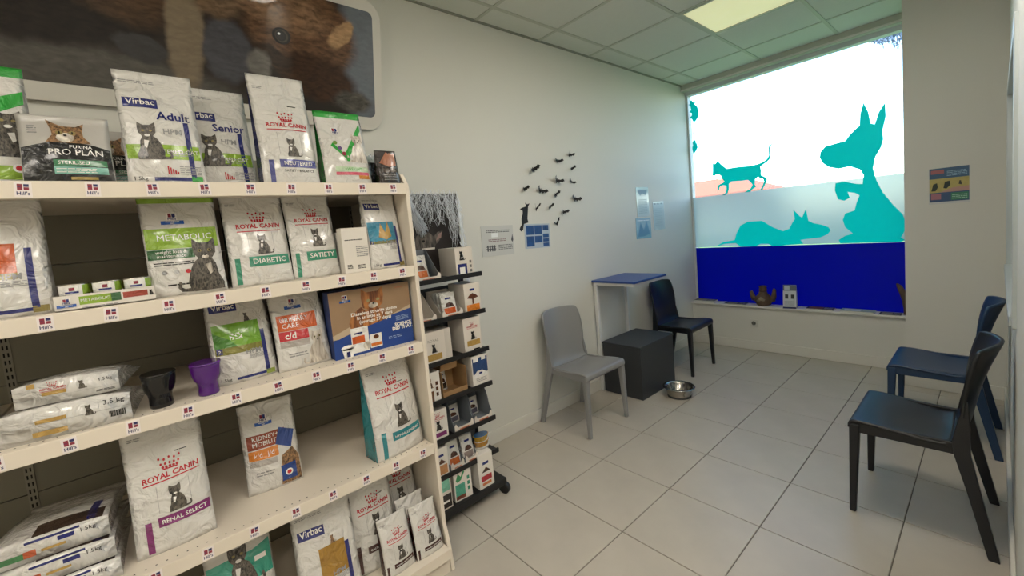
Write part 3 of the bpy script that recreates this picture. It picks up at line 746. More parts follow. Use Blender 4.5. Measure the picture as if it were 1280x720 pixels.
# ---- third shelf
def lying(label, W, L, D, loc, seed, rz=90, top=None, side=None):
    return Bag(label, W, L, D, loc, rz=rz, lean=0, seed=seed, lie=True, puff=.006, amp=.8, side=side)
GOLDI = ink('#ad8c4a')
b = lying('lower of two white bags lying flat at the left of the third shelf', .262, .36, .085, (.665, -.215, S3 + .0425), 14, 84)
b.on_bottom(); b.rect(.25, .12, .5, .28, GOLDI, 'gold_strip'); b.text('3.5 kg', .87, .68, .013, BLACKI, 'weight_lettering'); b.rects([(.82 + .011 * i, .22, .826 + .011 * i + .003 * (i % 2), .42) for i in range(12)], BLACKI, 'barcode'); b.rect(0.01, .5, .99, .515, ink('#a8a8a6'), 'fold_line'); b.rect(.28, .52, .5, .64, GOLDI, 'gold_label'); b.cat(.67, .45, .03, FURG); b.on_front()
b = lying('upper of two white bags lying flat at the left of the third shelf', .205, .30, .062, (.655, -.203, S3 + .089 + .031), 15, 82)
b.on_bottom(); crown_brand(b, .36, .62, .24); b.rect(.25, .38, .48, .53, GOLDI, 'gold_label'); b.cat(.63, .4, .024, FURG); b.text('1.5 kg', .87, .58, .0085, BLACKI, 'weight_lettering'); b.rect(.13, .78, .2, .98, GOLDI, 'gold_patch'); b.rect(.01, .30, .99, .31, ink('#a8a8a6'), 'fold_line'); b.lines(.76, .12, .95, .22, 2, BLACKI); b.on_front()
def skull_cup(label, loc, m, rz):
    t = thing('skull_cup', label, 'cup', loc, rz, 'plastic skull cups')
    def fn(r, z, a):
        d = (math.cos(a) + 1) / 2
        k = 1 + .05 * math.cos(3 * a) * math.sin(z * 55)
        for e in (-.55, .55): k -= .16 * math.exp(-((a + PI) % (2 * PI) - PI - e) ** 2 / .06 - ((z - .066) / .013) ** 2)
        return r * k
    MB().lathe([(.027, 0), (.030, .004), (.029, .014), (.028, .028), (.030, .042), (.036, .052), (.039, .064), (.040, .078), (.041, .092), (.042, .104), (.0395, .104), (.038, .09), (.034, .055), (.025, .03), (.001, .012)], 40, fn=fn).build('cup_body', m, t, smooth=True)
    MB().lathe([(.0425, .099), (.0435, .102), (.0425, .106), (.040, .106)], 40, fn=lambda r, z, a: r * (1 + .05 * math.cos(3 * a) * math.sin(z * 55))).build('cup_rim', m, t, smooth=True)
    q = MB()
    for i in range(6):
        a = -.4 + i * .16; q.box((.0283 * math.cos(a) - .003, .0283 * math.sin(a) - .0018, .030), (.0283 * math.cos(a) + .004, .0283 * math.sin(a) + .0018, .041))
    q.build('teeth', m, t, bevel=.001)
skull_cup('glossy black skull cup on the third shelf', (.63, -.018, S3), mat('black_plastic_gloss', '#060608', .2, coat=.2), 20)
skull_cup('purple skull cup beside the black skull cup', (.63, .10, S3), mat('purple_plastic', '#4c1170', .15, coat=.5), -10)
b = Bag('white bag with a bright green square above the purple cup', .19, .30, .08, (.55, .218, S3), seed=16, lean=5, rz=92)
virbac(b, ink('#8a9a45'), None, lz=.82); b.rect(.05, .42, .80, .68, ink('#6da02c'), 'green_block'); b.poly([(.05, .42), (.05, .6), (.3, .5), (.4, .42)], ink('#3f7a22'), 'leaf_shape'); b.rect(.05, .34, .80, .42, ink('#7d7a35'), 'olive_strip'); b.rect(.3, .5, .5, .57, WHI, 'sticker'); b.rect(.07, .35, .16, .42, NAVY, 'number_patch'); b.text('2', .115, .365, .011, WHI, 'number_lettering', off=.002); b.cat(.62, .68, .03, FURG)
b = Bag('white urinary care bag with an orange panel and a pale cat', .185, .30, .085, (.57, .404, S3), seed=17, lean=5, side=ink('#5a5148'))
shield(b, .42, .81, .021); b.rect(.08, .48, .82, .67, ink('#c2561f'), 'orange_panel'); b.text('URINARY', .4, .585, .0165, WHI, 'product_lettering', maxw=.55); b.text('CARE', .31, .515, .0165, WHI, 'product_lettering')
b.rect(.08, .36, .62, .475, ink('#b3222b'), 'red_panel'); b.text('c/d', .28, .385, .022, WHI, 'code_lettering', bold=.02); b.rect(.08, .28, .62, .355, ink('#a9a39c'), 'grey_panel'); b.cat(.76, .03, .125, FURW, dark=BLACKI, eye=EYE, flip=-1); b.lines(.2, .16, .55, .22, 2, GREYI)
# printed display carton
p = carton('brown and blue display carton with a ginger cat on the third shelf', .335, .262, .07, (.605, .667, S3), 90, m=flat('#22356a'))
W, H = p.W, p.H
p.rect(.0, .3, 1, 1, mat('print_sand', '#93785c', .45, var=.2, vscale=12), 'photo_background', off=.0006)
p.poly([(0, .3), (0, .36), (.2, .45), (.5, .42), (1, .62), (1, .3)], mat('print_cream', '#b7a48a', .5), 'light_band', off=.0010)
p.poly([(.0, .0), (1, .0), (1, .56), (.7, .5), (.55, .46), (.3, .38), (.0, .28)], flat('#1c3f86', .4), 'blue_panel', off=.0014)
q = lambda L: [(W * x, H * z) for x, z in L]
p.emit([(p.pt(q([(.22, .36), (.2, .5), (.24, .62), (.36, .72), (.4, .66), (.6, .66), (.66, .55), (.66, .46), (.5, .43)])), FURO),
        (p.pt(q([(.38, .7), (.37, .86), (.38, .985), (.44, .93), (.58, .93), (.64, .985), (.65, .86), (.63, .72), (.55, .65), (.46, .65)])), FURO),
        (p.el(.51 * W, .72 * H, .02, .012), FURW), (p.el(.455 * W, .80 * H, .008, .006) + p.el(.575 * W, .80 * H, .008, .006), EYE), (p.el(.515 * W, .745 * H, .005, .004, 6), BLACKI)], 'cat_picture', .0018)
p.text('Dissolves struvite stones', .52, .60, .0135, flat('#e8e4dc'), 'headline', off=.0032, maxw=.62, slope=.0, bold=.02); p.text('in as little as 7 days', .52, .535, .0135, flat('#e8e4dc'), 'headline', off=.0032, maxw=.62, bold=.02); p.text('(average 27 days)', .52, .47, .0135, flat('#e8e4dc'), 'headline', off=.0032, bold=.02)
p.text('SCIENCE', .87, .31, .0135, flat('#e8e4dc'), 'slogan', off=.0025, bold=.04); p.text('DID THAT.', .86, .25, .0135, flat('#e8e4dc'), 'slogan', off=.0025, bold=.04)
p.lines(.78, .4, .95, .48, 4, flat('#8fa3c9'), off=.0025); p.lines(.66, .13, .85, .18, 2, flat('#8fa3c9'), off=.0025, seed=4); p.text('SCIENCE', .86, .92, .006, flat('#b5532a'), 'small_mark', off=.0025)
p.emit([(p.rt(.2 * W, .04 * H, .41 * W, .42 * H), WHI), (p.rt(.21 * W, .18 * H, .36 * W, .29 * H), ink('#c2561f')), (p.rt(.24 * W, .32 * H, .34 * W, .345 * H), NAVY), (p.el(.38 * W, .12 * H, .016, .016), FURW)], 'printed_bag', .0036)
p.emit([(p.rt(.42 * W, .06 * H, .57 * W, .27 * H), WHI), (p.rt(.43 * W, .08 * H, .56 * W, .13 * H), ink('#d0702c')), (p.el(.5 * W, .22 * H, .012, .009), ink('#5b3016'))], 'printed_box', .0036)
p.emit([(p.pt(q([(.08, .14), (.22, .14), (.2, .0), (.1, .0)])) + p.el(.15 * W, .15 * H, .026, .011), WHI), (p.rt(.13 * W, .01 * H, .17 * W, .09 * H), NAVY)], 'printed_cup', .0040)
shield(p, .18, .89, .016)

# ---- fourth shelf
b = lying('lowest white bag of the lying stack on the fourth shelf', .245, .36, .06, (.64, -.285, S4 + .03), 18, 88); bags3 = [b]
b = lying('middle white bag of the lying stack on the fourth shelf', .24, .36, .06, (.63, -.288, S4 + .093), 19, 86); bags3.append(b)
b = lying('topmost white bag of the lying stack on the fourth shelf', .235, .36, .06, (.615, -.292, S4 + .156), 20, 85); bags3.append(b)
for b in bags3:
    b.rect(.35, .02, .95, .2, ink('#3a2a22'), 'dark_panel'); b.rect(.8, .02, .88, .4, NAVY, 'edge_stripe')
    b.on_bottom(); b.rect(.05, .22, .28, .48, ink('#3d7a4a'), 'green_patch'); b.rect(.28, .22, .38, .52, ink('#b4542c'), 'orange_patch'); b.rect(.42, .3, .62, .42, GOLDI, 'gold_patch')
    b.rect(.56, .55, .7, .75, NAVY, 'brand_panel'); b.text('1.5kg', .82, .6, .011, BLACKI, 'weight_lettering'); b.rect(.3, .82, .75, .93, NAVY, 'top_stripe'); b.on_front()
RENP = ink('#7d2d6a')
b = Bag('tall white renal bag with a plum band on the fourth shelf', .20, .40, .09, (.575, -.032, S4), seed=21, lean=4, side=ink('#5a2450'))
royal(b, RENP, 'RENAL SELECT', zb=.2, za=.275, a0=.3, a1=.97, cz=.555, catz=.29, cath=.2, stripe=(.14, .02, .22, .26), slope=.06)
b = Bag('white kidney and mobility bag with rust panels on the fourth shelf', .185, .325, .08, (.475, .272, S4), seed=22, lean=4, rz=84)
shield(b, .42, .82, .021); b.rect(.08, .5, .78, .66, ink('#8a3b22'), 'rust_panel'); b.text('KIDNEY+', .42, .595, .0155, WHI, 'product_lettering'); b.text('MOBILITY', .43, .53, .0155, WHI, 'product_lettering')
b.rect(.08, .38, .62, .49, ink('#c9782c'), 'orange_panel'); b.text('k/d', .25, .41, .016, WHI, 'code_lettering'); b.text('j/d', .48, .41, .016, WHI, 'code_lettering'); b.rect(.08, .31, .58, .375, ink('#a9a39c'), 'grey_panel')
b.poly([(.6, .02), (.98, .02), (.98, .3), (.88, .42), (.66, .36)], FURB, 'cat_picture'); b.poly([(.58, .5), (.68, .68), (.96, .6), (.86, .42)], ink('#1d3f86'), 'blue_sticker', off=.002); b.rect(.62, .06, .9, .25, ink('#1d3f86'), 'blue_seal', off=.0022); b.emit([(b.el(.76 * b.W, .15 * b.H, .013, .013), WHI), (b.el(.76 * b.W, .15 * b.H, .008, .008), RED)], 'round_seal', .0026)
b.lines(.18, .2, .5, .26, 2, GREYI)
b = Bag('white hypoallergenic bag with teal sides at the right of the fourth shelf', .225, .40, .12, (.60, .712, S4), seed=23, lean=3, side=ink('#2f7f86'), rz=97)
royal(b, ink('#2b7f88'), 'HYPOALLERGENIC', zb=.165, za=.255, a0=.32, a1=.97, cz=.66, catz=.29, cath=.24, stripe=(.12, .01, .2, .28))

# ---- base shelf
b = Bag('teal and white bag low on the left of the base shelf', .20, .40, .09, (.58, .115, ZB), seed=24, lean=4, side=ink('#2b7f70'))
b.rect(.02, .55, .98, .78, ink('#3f9f8a'), 'teal_band'); b.poly([(.02, .55), (.98, .55), (.98, .82), (.7, .78), (.4, .62)], ink('#2f8f7a'), 'teal_swoosh', off=.0012); b.cat(.5, .5, .15, FURG, light=WHI, eye=EYE, off=.002); b.lines(.1, .88, .6, .92, 2, GREYI); b.rect(.72, .68, .9, .72, WHI, 'sticker', off=.002)
b = Bag('white bag with a navy brand panel and gold square on the base shelf', .215, .375, .09, (.62, .385, ZB), seed=25, lean=5, rz=86)
virbac(b, GOLD, None, lz=.72); b.rect(.35, .3, .80, .6, ink('#9a742c'), 'gold_block'); b.cat(.6, .6, .03, FURB)
GAS = ink('#4a2f2c')
b = Bag('large white bag behind the small ones on the base shelf', .19, .41, .09, (.57, .583, ZB), seed=26, lean=3); royal(b, GAS, 'GASTRO INTESTINAL', cz=.62, catz=.36)
b = Bag('large white bag in the back right corner of the base shelf', .19, .40, .09, (.465, .745, ZB), seed=27, lean=3); royal(b, GAS, 'GASTRO INTESTINAL', cz=.62, catz=.36)
b = Bag('small white bag leaning in front on the base shelf, left of the pair', .13, .225, .06, (.675, .635, ZB), seed=28, lean=6, side=GAS); royal(b, GAS, 'GASTRO INTESTINAL', zb=.13, za=.21, cz=.6, catz=.25, cath=.26, stripe=(.05, .01, .12, .2))
b = Bag('small white bag at the front right corner of the base shelf', .125, .215, .055, (.685, .768, ZB), seed=29, lean=6, side=GAS); royal(b, GAS, 'GASTRO INTESTINAL', zb=.13, za=.21, cz=.6, catz=.25, cath=.26, stripe=(.05, .01, .12, .2))
b = Bag('small white bag just behind the front right corner bag', .13, .235, .055, (.62, .742, ZB), seed=30, lean=5, side=GAS); royal(b, GAS, 'GASTRO INTESTINAL', zb=.13, za=.21, cz=.6, catz=.25, cath=.26, stripe=(.05, .01, .12, .2))

# ================================================================== framed photo sign above the shelving
sg = thing('photo_sign', 'large white framed photo of cats above the top shelf', 'sign', (.03, 0, 2.10))
th = math.atan(.135 / .7)
sg.rotation_euler = (Matrix.Rotation(R(90), 3, 'Z') @ Matrix.Rotation(th, 3, 'X')).to_euler()
def rrect(x0, z0, x1, z1, r, n=8):
    P = []
    for cx, cz, a in ((x1 - r, z0 + r, -90), (x1 - r, z1 - r, 0), (x0 + r, z1 - r, 90), (x0 + r, z0 + r, 180)):
        for i in range(n + 1): A = R(a + 90 * i / n); P.append((cx + r * math.cos(A), cz + r * math.sin(A)))
    return P
SX0, SX1 = -.62, 1.095
MB().prism(rrect(SX0, -.005, SX1, .64, .085), lambda u, v, t: (u, t, v), 0, .045).build('frame', mat('sign_frame_white', '#cfccc3', .4), sg, bevel=.006)
GL = dict(rough=.12, coat=.8)
def photo_material():
    """soft-focus cat photograph: blurred colour areas with fur grain, mixed one over another"""
    m = bpy.data.materials.new('cat_photo'); m.use_nodes = True
    n = m.node_tree; L = n.links.new; b = n.nodes['Principled BSDF']
    b.inputs['Roughness'].default_value = .6; b.inputs['Specular IOR Level'].default_value = .1; b.inputs['Coat Weight'].default_value = .35; b.inputs['Coat Roughness'].default_value = .03
    def node(t, **k):
        x = n.nodes.new(t)
        for a, v in k.items(): setattr(x, a, v)
        return x
    tc = node('ShaderNodeTexCoord')
    nz = node('ShaderNodeTexNoise'); nz.inputs['Scale'].default_value = 14; nz.inputs['Detail'].default_value = 6
    L(tc.outputs['Object'], nz.inputs['Vector'])
    o = node('ShaderNodeVectorMath', operation='SUBTRACT'); L(nz.outputs['Color'], o.inputs[0]); o.inputs[1].default_value = (.5, .5, .5)
    sc = node('ShaderNodeVectorMath', operation='SCALE'); L(o.outputs[0], sc.inputs[0]); sc.inputs['Scale'].default_value = .05
    co = node('ShaderNodeVectorMath', operation='ADD'); L(tc.outputs['Object'], co.inputs[0]); L(sc.outputs[0], co.inputs[1])
    fz = node('ShaderNodeTexNoise'); fz.inputs['Scale'].default_value = 60; fz.inputs['Detail'].default_value = 8
    mp = node('ShaderNodeMapping'); mp.inputs['Scale'].default_value = (.35, 1, 1); mp.inputs['Rotation'].default_value = (0, R(25), 0)
    L(co.outputs[0], mp.inputs[0]); L(mp.outputs[0], fz.inputs['Vector'])
    prev = None
    def blob(cx, cz, rx, rz, rot, col, soft=.3, fuzz=0):
        nonlocal prev
        g = node('ShaderNodeMapping'); g.vector_type = 'TEXTURE'
        g.inputs['Location'].default_value = (cx, 0, cz); g.inputs['Rotation'].default_value = (0, R(rot), 0); g.inputs['Scale'].default_value = (rx, 100, rz)
        L(co.outputs[0], g.inputs[0])
        ln = node('ShaderNodeVectorMath', operation='LENGTH'); L(g.outputs[0], ln.inputs[0])
        mr = node('ShaderNodeMapRange'); mr.interpolation_type = 'SMOOTHSTEP'
        mr.inputs[1].default_value = 1 + soft * .6; mr.inputs[2].default_value = 1 - soft * .6; L(ln.outputs['Value'], mr.inputs[0])
        mx = node('ShaderNodeMix', data_type='RGBA'); L(mr.outputs[0], mx.inputs[0])
        if prev is None: mx.inputs[6].default_value = lin('#2a2320')
        else: L(prev, mx.inputs[6])
        if fuzz:
            fm = node('ShaderNodeMix', data_type='RGBA'); c = lin(col)
            fr = node('ShaderNodeMapRange'); fr.inputs[1].default_value = .3; fr.inputs[2].default_value = .7; L(fz.outputs['Fac'], fr.inputs[0]); L(fr.outputs[0], fm.inputs[0])
            fm.inputs[6].default_value = tuple(x * (1 - fuzz) for x in c[:3]) + (1,); fm.inputs[7].default_value = tuple(x * (1 + fuzz) for x in c[:3]) + (1,)
            L(fm.outputs[2], mx.inputs[7])
        else: mx.inputs[7].default_value = lin(col)
        prev = mx.outputs[2]
    blob(-.1, .06, .5, .14, 0, '#55524d', .35, .25)          # pale blanket along the bottom left
    blob(-.25, .42, .50, .22, 0, '#1c1512', .15, .5)          # dark cat on the left
    blob(.04, .42, .16, .10, 20, '#4a3626', .5, .5)           # lit fur on its side
    blob(.09, .23, .085, .05, 15, '#3b3a3b', .25, .2)         # dark cushion
    blob(.24, .36, .065, .30, 4, '#7d6f5c', .3, .15)          # blurred column
    blob(.38, .27, .09, .13, 0, '#4a4a50', .25, .2)           # blurred table
    blob(.36, .50, .10, .10, 0, '#6d5844', .4, .4)
    blob(.99, .36, .12, .34, 0, '#6a7078', .4, .1)            # blurred window on the right
    blob(.70, .42, .25, .20, 8, '#5f4430', .22, .55)          # brown cat's head
    blob(.62, .50, .20, .09, 10, '#7d6048', .5, .5)           # light brow
    blob(.885, .445, .085, .040, -48, '#a98763', .3, .3)      # ear
    blob(.76, .22, .19, .10, 12, '#3a2518', .3, .5)           # shaded neck
    blob(.56, .29, .09, .035, 20, '#33241b', .35, .4)         # mouth line
    blob(.50, .24, .05, .06, 0, '#6d6a66', .4, .2)
    blob(.93, .13, .10, .05, 0, '#4d4a44', .5, .6)
    L(prev, b.inputs['Base Color'])
    return m
MB().prism(rrect(SX0 + .045, .06, SX1 - .045, .587, .03), lambda u, v, t: (u, t, v), -.0015, .01).build('photo', photo_material(), sg)
pt = Paint(sg, lambda x, z, off: (x, -.0015 - off, z), 1, 1, .2)
WCAT = [(2.17,1.667),(2.188,1.655),(2.216,1.661),(2.197,1.638),(2.189,1.594),(2.18,1.548),(2.186,1.519),(2.139,1.51),(2.126,1.47),(2.106,1.457),(2.092,1.472),(2.1,1.489),(2.117,1.505),(2.12,1.551),(2.136,1.585),(2.139,1.608),(2.113,1.62),(2.133,1.631),(2.158,1.636),(2.178,1.641)]
PUP = [(1.066,1.454),(1.076,1.484),(1.106,1.503),(1.148,1.503),(1.181,1.476),(1.206,1.499),(1.239,1.504),(1.228,1.466),(1.182,1.425),(1.165,1.408),(1.108,1.407),(1.055,1.418)]
pt.emit([(pt.el(.602, .381, .040, .036, 20), flat('#140c07', .4)), (pt.el(.602, .381, .029, .028, 20), flat('#3d352b', .4)), (pt.el(.600, .381, .022, .023, 16), flat('#060505', .3)), (pt.el(.592, .389, .006, .005, 10), flat('#d8dde0', .1))], 'eye', .0020)

# ================================================================== chairs
def make_chair(label, m, loc, rz):
    t = thing('stacking_chair', label, 'chair', loc, rz, 'moulded plastic chairs in the waiting corner')
    def shell(name, prof, bk):
        n = 16; V = []; F = []
        for y, z, hw, dip, fwd in prof:
            for i in range(n + 1):
                u = 2 * i / n - 1
                V.append((hw * u, y - fwd * u * u, z - dip * (1 - u * u) - (.012 * u * u * u * u if bk and z > .8 else 0)))
        for k in range(len(prof) - 1):
            for i in range(n): F.append((k * (n + 1) + i, k * (n + 1) + i + 1, (k + 2 - 1) * (n + 1) + i + 1, (k + 1) * (n + 1) + i))
        q = MB(); q.v, q.f, q.m = V, F, [0] * len(F)
        o = q.build(name, m, t, smooth=True, recalc=False)
        s = o.modifiers.new('sub', 'SUBSURF'); s.levels = 1; s.render_levels = 1
        s = o.modifiers.new('sol', 'SOLIDIFY'); s.thickness = .013; s.offset = -1
    shell('seat', [(-.232, .405, .222, 0, 0), (-.233, .43, .223, 0, 0), (-.226, .447, .223, 0, 0), (-.205, .452, .223, .001, 0), (-.13, .449, .221, .006, 0), (-.05, .44, .216, .012, 0), (.03, .432, .21, .014, .0), (.08, .430, .206, .012, .004), (.105, .437, .204, .009, .008)], False)
    shell('backrest', [(.105, .437, .204, .009, .008), (.126, .452, .202, .005, .014), (.143, .482, .199, 0, .02), (.152, .53, .197, 0, .026), (.163, .59, .202, 0, .034), (.177, .66, .207, 0, .042), (.196, .73, .206, 0, .050), (.217, .79, .199, 0, .058), (.230, .825, .191, 0, .062), (.235, .84, .184, 0, .064)], True)
    q = MB()
    for s in (-1, 1): q.bar((s * .210, -.22, .418), (s * .193, .125, .415), .018, .052, side=(1, 0, 0))
    q.bar((-.2, -.216, .424), (.2, -.216, .424), .02, .034, side=(0, 1, 0)); q.bar((-.19, .11, .418), (.19, .11, .418), .016, .03, side=(0, 1, 0))
    q.build('seat_frame', m, t, bevel=.004)
    for s in (-1, 1):
        MB().bar((s * .204, -.208, .432), (s * .217, -.22, 0), .040, .040, .027, .025).build('leg', m, t, bevel=.006)
        MB().loft([((s * .232, .222, 0), .012, .016), ((s * .212, .168, .25), .013, .020), ((s * .200, .134, .40), .014, .025), ((s * .196, .132, .45), .013, .026), ((s * .1945, .136, .50), .010, .022), ((s * .195, .141, .56), .007, .014), ((s * .198, .146, .62), .003, .006)]).build('leg', m, t, bevel=.004)
    return t
def plast(n, c, r=.38): return mat(n, c, r, bump=.02, bscale=400, bdist=.001)
make_chair('silver grey plastic chair against the left wall', plast('chair_grey', '#868686', .3), (.262, 2.357, 0), 90)
make_chair('black plastic chair in the corner beside the blue topped table', plast('chair_black', '#15181d'), (.275, 3.825, 0), 90)
make_chair('nearest chair, black plastic, against the right wall', plast('chair_near_black', '#14161b'), (2.078, 2.605, 0), -90)
make_chair('dark blue plastic chair behind the nearest black chair', plast('chair_blue', '#163455'), (2.092, 3.560, 0), -90)

# ================================================================== table, box, bowl
tb = thing('side_table', 'small blue topped table with white legs behind the dark cube', 'table', (0, 2.87, 0))
BT = mat('table_blue', '#1d3f86', .35); WM = mat('white_metal', '#d5d6d4', .4)
box_obj('tabletop', (.006, -.0, .962), (.432, .495, .98), BT, tb, bevel=.003)
for y in (.025, .47): box_obj('leg', (.016, y - .016, 0), (.046, y + .016, .94), WM, tb, bevel=.003)
for n, a, b in (('apron', (.016, .012, .938), (.415, .036, .962)), ('apron', (.016, .459, .938), (.415, .483, .962)), ('apron', (.016, .036, .938), (.04, .459, .962)), ('apron', (.391, .036, .938), (.415, .459, .962))):
    box_obj(n, a, b, WM, tb)
cb = thing('storage_cube', 'anthracite cube box under the blue topped table', 'box', (.055, 2.888, 0))
AN = mat('anthracite_laminate', '#33363a', .45, bump=.02, bscale=150, bdist=.001)
box_obj('body', (.004, .004, 0), (.372, .528, .422), AN, cb, bevel=.002); box_obj('top_panel', (0, 0, .4235), (.376, .532, .442), AN, cb, bevel=.002)
bw = thing('pet_bowl', 'stainless steel pet bowl on the floor by the dark cube', 'bowl', (.598, 3.155, 0))
ST = mat('stainless', '#b9b6b0', .18, metal=1)
MB().lathe([(.085, 0), (.088, .003), (.094, .03), (.104, .066), (.118, .078), (.124, .078), (.125, .081), (.119, .083), (.106, .081), (.099, .066), (.086, .02), (.075, .010), (.001, .010)], 48).build('bowl_shell', ST, bw, smooth=True)
MB().lathe([(.086, .0), (.092, .0), (.0925, .012), (.0895, .012)], 48).build('rubber_foot', mat('rubber', '#3a3a3a', .8), bw, smooth=True)

# ================================================================== papers on the walls
def sheet_wall(label, y0, z0, y1, z1, rot=0, m=None, cat='notice', name='wall_notice'):
    t = thing(name, label, cat, (0, (y0 + y1) / 2, (z0 + z1) / 2), 90, 'sheets fixed to the left wall')
    t.rotation_euler = (Matrix.Rotation(R(90), 3, 'Z') @ Matrix.Rotation(R(rot), 3, 'Y')).to_euler()
    W, H = y1 - y0, z1 - z0
    MB().box((-W / 2, -.003, -H / 2), (W / 2, -.0006, H / 2)).build('sheet', m or mat('laminated_paper', '#cfd0cc', .18, coat=.6, bump=.1, bscale=9, bdist=.01), t)
    return Paint(t, lambda x, z, off: (x - W / 2, -.003 - off * .4, z - H / 2), W, H, .3)
INKD, INKB = flat('#4a4d52'), flat('#27518f')
p = sheet_wall('laminated white notice nearest the shelving on the left wall', 1.733, 1.303, 2.022, 1.514, 1.5)
p.lines(.15, .78, .88, .88, 2, INKD, seed=1); p.rects([(.3, .62, .5, .76)], flat('#e9ecec'), 'light_patch'); p.lines(.2, .48, .75, .58, 2, flat('#7d5a5e'), seed=2); p.lines(.5, .2, .95, .38, 4, INKD, seed=3)
p.rects([(.15 + .07 * i, .16, .19 + .07 * i, .36) for i in range(4)] + [(.12, .22, .42, .25), (.12, .3, .42, .32)], INKD, 'small_drawing'); p.poly([(.92, .5), (.97, .7), (.99, .5), (.96, .42)], INKD, 'black_shape')
p = sheet_wall('laminated sheet of blue photo tiles below the bats', 2.137, 1.32, 2.405, 1.504, 2, m=mat('photo_sheet', '#b9c6d4', .25, coat=.5))
for a0, b0, a1, b1 in ((.06, .56, .36, .94), (.38, .56, .68, .94), (.71, .72, .95, .94), (.06, .08, .36, .5), (.38, .22, .68, .5), (.71, .42, .95, .58), (.71, .24, .95, .38), (.71, .06, .95, .2)):
    p.rect(a0, b0, a1, b1, mat('tile_photo_blue', '#274f86', .3, var=.4, vscale=25), 'photo_tile', off=.002)
p.text('i', .83, .76, .03, flat('#15202e'), 'dark_figure', off=.004)
PALE = mat('pale_sheet', '#b5c6cc', .25, coat=.5)
p = sheet_wall('upper pale sheet of the pair near the window', 3.657, 1.489, 3.876, 1.781, 0, PALE)
p.poly([(.1, .9), (.9, .9), (.75, .72), (.5, .8), (.3, .7)], flat('#7d97a8'), 'blue_shape'); p.lines(.15, .12, .85, .62, 9, flat('#8aa0a8'), seed=5)
p = sheet_wall('lower blue sheet of the pair near the window', 3.62, 1.274, 3.89, 1.478, 1, mat('blue_sheet', '#8fb0c6', .25, coat=.5))
p.poly([(.1, .1), (.3, .8), (.5, .4), (.7, .9), (.9, .2), (.5, .1)], flat('#5d8fb0'), 'blue_shape'); p.lines(.1, .86, .9, .94, 1, flat('#dfe6ea'), seed=6)
p = sheet_wall('single pale sheet closest to the window on the left wall', 3.95, 1.342, 4.164, 1.632, -1, PALE)
p.rects([(.1, .9, .25, .95), (.4, .9, .55, .95), (.7, .9, .85, .95)], flat('#6d8088'), 'tabs'); p.lines(.12, .15, .8, .8, 10, flat('#93a8b0'), seed=7)
# poster on the pillar
po = thing('wall_poster', 'small blue, yellow and green poster on the wall right of the window', 'poster', (2.078, YP, 1.513))
W, H = .196, .246
box_obj('sheet', (-W / 2 - .004, -.003, -H / 2 - .008), (W / 2 + .004, -.0006, H / 2), flat('#c9cbca'), po)
p = Paint(po, lambda x, z, off: (x - W / 2, -.003 - off * .4, z - H / 2), W, H, .3)
p.rect(0, .7, 1, 1, flat('#2a5577', .3), 'blue_panel', off=.001); p.rect(0, .3, 1, .7, mat('poster_sand', '#b3a562', .4, var=.25, vscale=30), 'yellow_panel', off=.001); p.rect(0, .03, 1, .3, flat('#2f4f76', .3), 'blue_panel', off=.001)
p.rect(.04, .84, .38, .95, flat('#9c5a5e', .3), 'red_title', off=.002); p.lines(.45, .76, .95, .92, 4, flat('#8fb3cc'), seed=2, off=.002); p.rect(.55, .06, .98, .27, flat('#2f7a5e', .3), 'green_panel', off=.002); p.rect(.04, .1, .3, .27, flat('#a06a78', .3), 'pink_panel', off=.002)
p.poly([(.05, .35), (.1, .55), (.2, .58), (.22, .45), (.16, .35)], flat('#23302c'), 'animal_shape', off=.003); p.poly([(.36, .42), (.4, .6), (.52, .62), (.54, .5), (.44, .4)], flat('#23302c'), 'animal_shape', off=.003); p.poly([(.74, .5), (.76, .6), (.8, .6), (.82, .48)], flat('#3a3c32'), 'animal_shape', off=.003)
p.poly([(.25, .3), (.6, .42), (1, .44), (1, .3)], flat('#b58f84'), 'pink_ground', off=.002); p.lines(.58, .1, .95, .24, 3, flat('#9cc9b5'), seed=3, off=.003)

# ------------------------------------------------------------------ paper bats and cat
BP = mat('black_paper', '#17171a', .7)
WING = [(0, .004), (.012, .014), (.022, .012), (.040, .022), (.052, .008), (.044, .004), (.038, -.006), (.028, -.001), (.020, -.012), (.010, -.004), (0, -.012)]
BATS = [(2.28, 1.911, -25, 'left of the group, just under the top row'), (2.562, 1.987, 5, 'second highest of the group'), (2.709, 2.043, 20, 'highest of the group'), (2.729, 1.932, -25, 'below the highest bat'), (2.53, 1.831, 25, 'large one in the middle with a long shadow'), (2.709, 1.823, 25, 'right of the large middle bat'), (2.169, 1.766, -20, 'farthest to the left'), (2.336, 1.752, 25, 'above the tip of the black cat on its right'), (2.508, 1.72, -40, 'steeply tilted under the large middle bat'), (2.735, 1.682, 15, 'farthest to the right'), (2.276, 1.614, 0, 'spread in a flat V beside the black cat'), (2.432, 1.627, -35, 'tilted one right of the flat V bat'), (2.584, 1.579, 0, 'level one low on the right'), (2.497, 1.489, -30, 'lowest, above the corner of the blue photo sheet')]
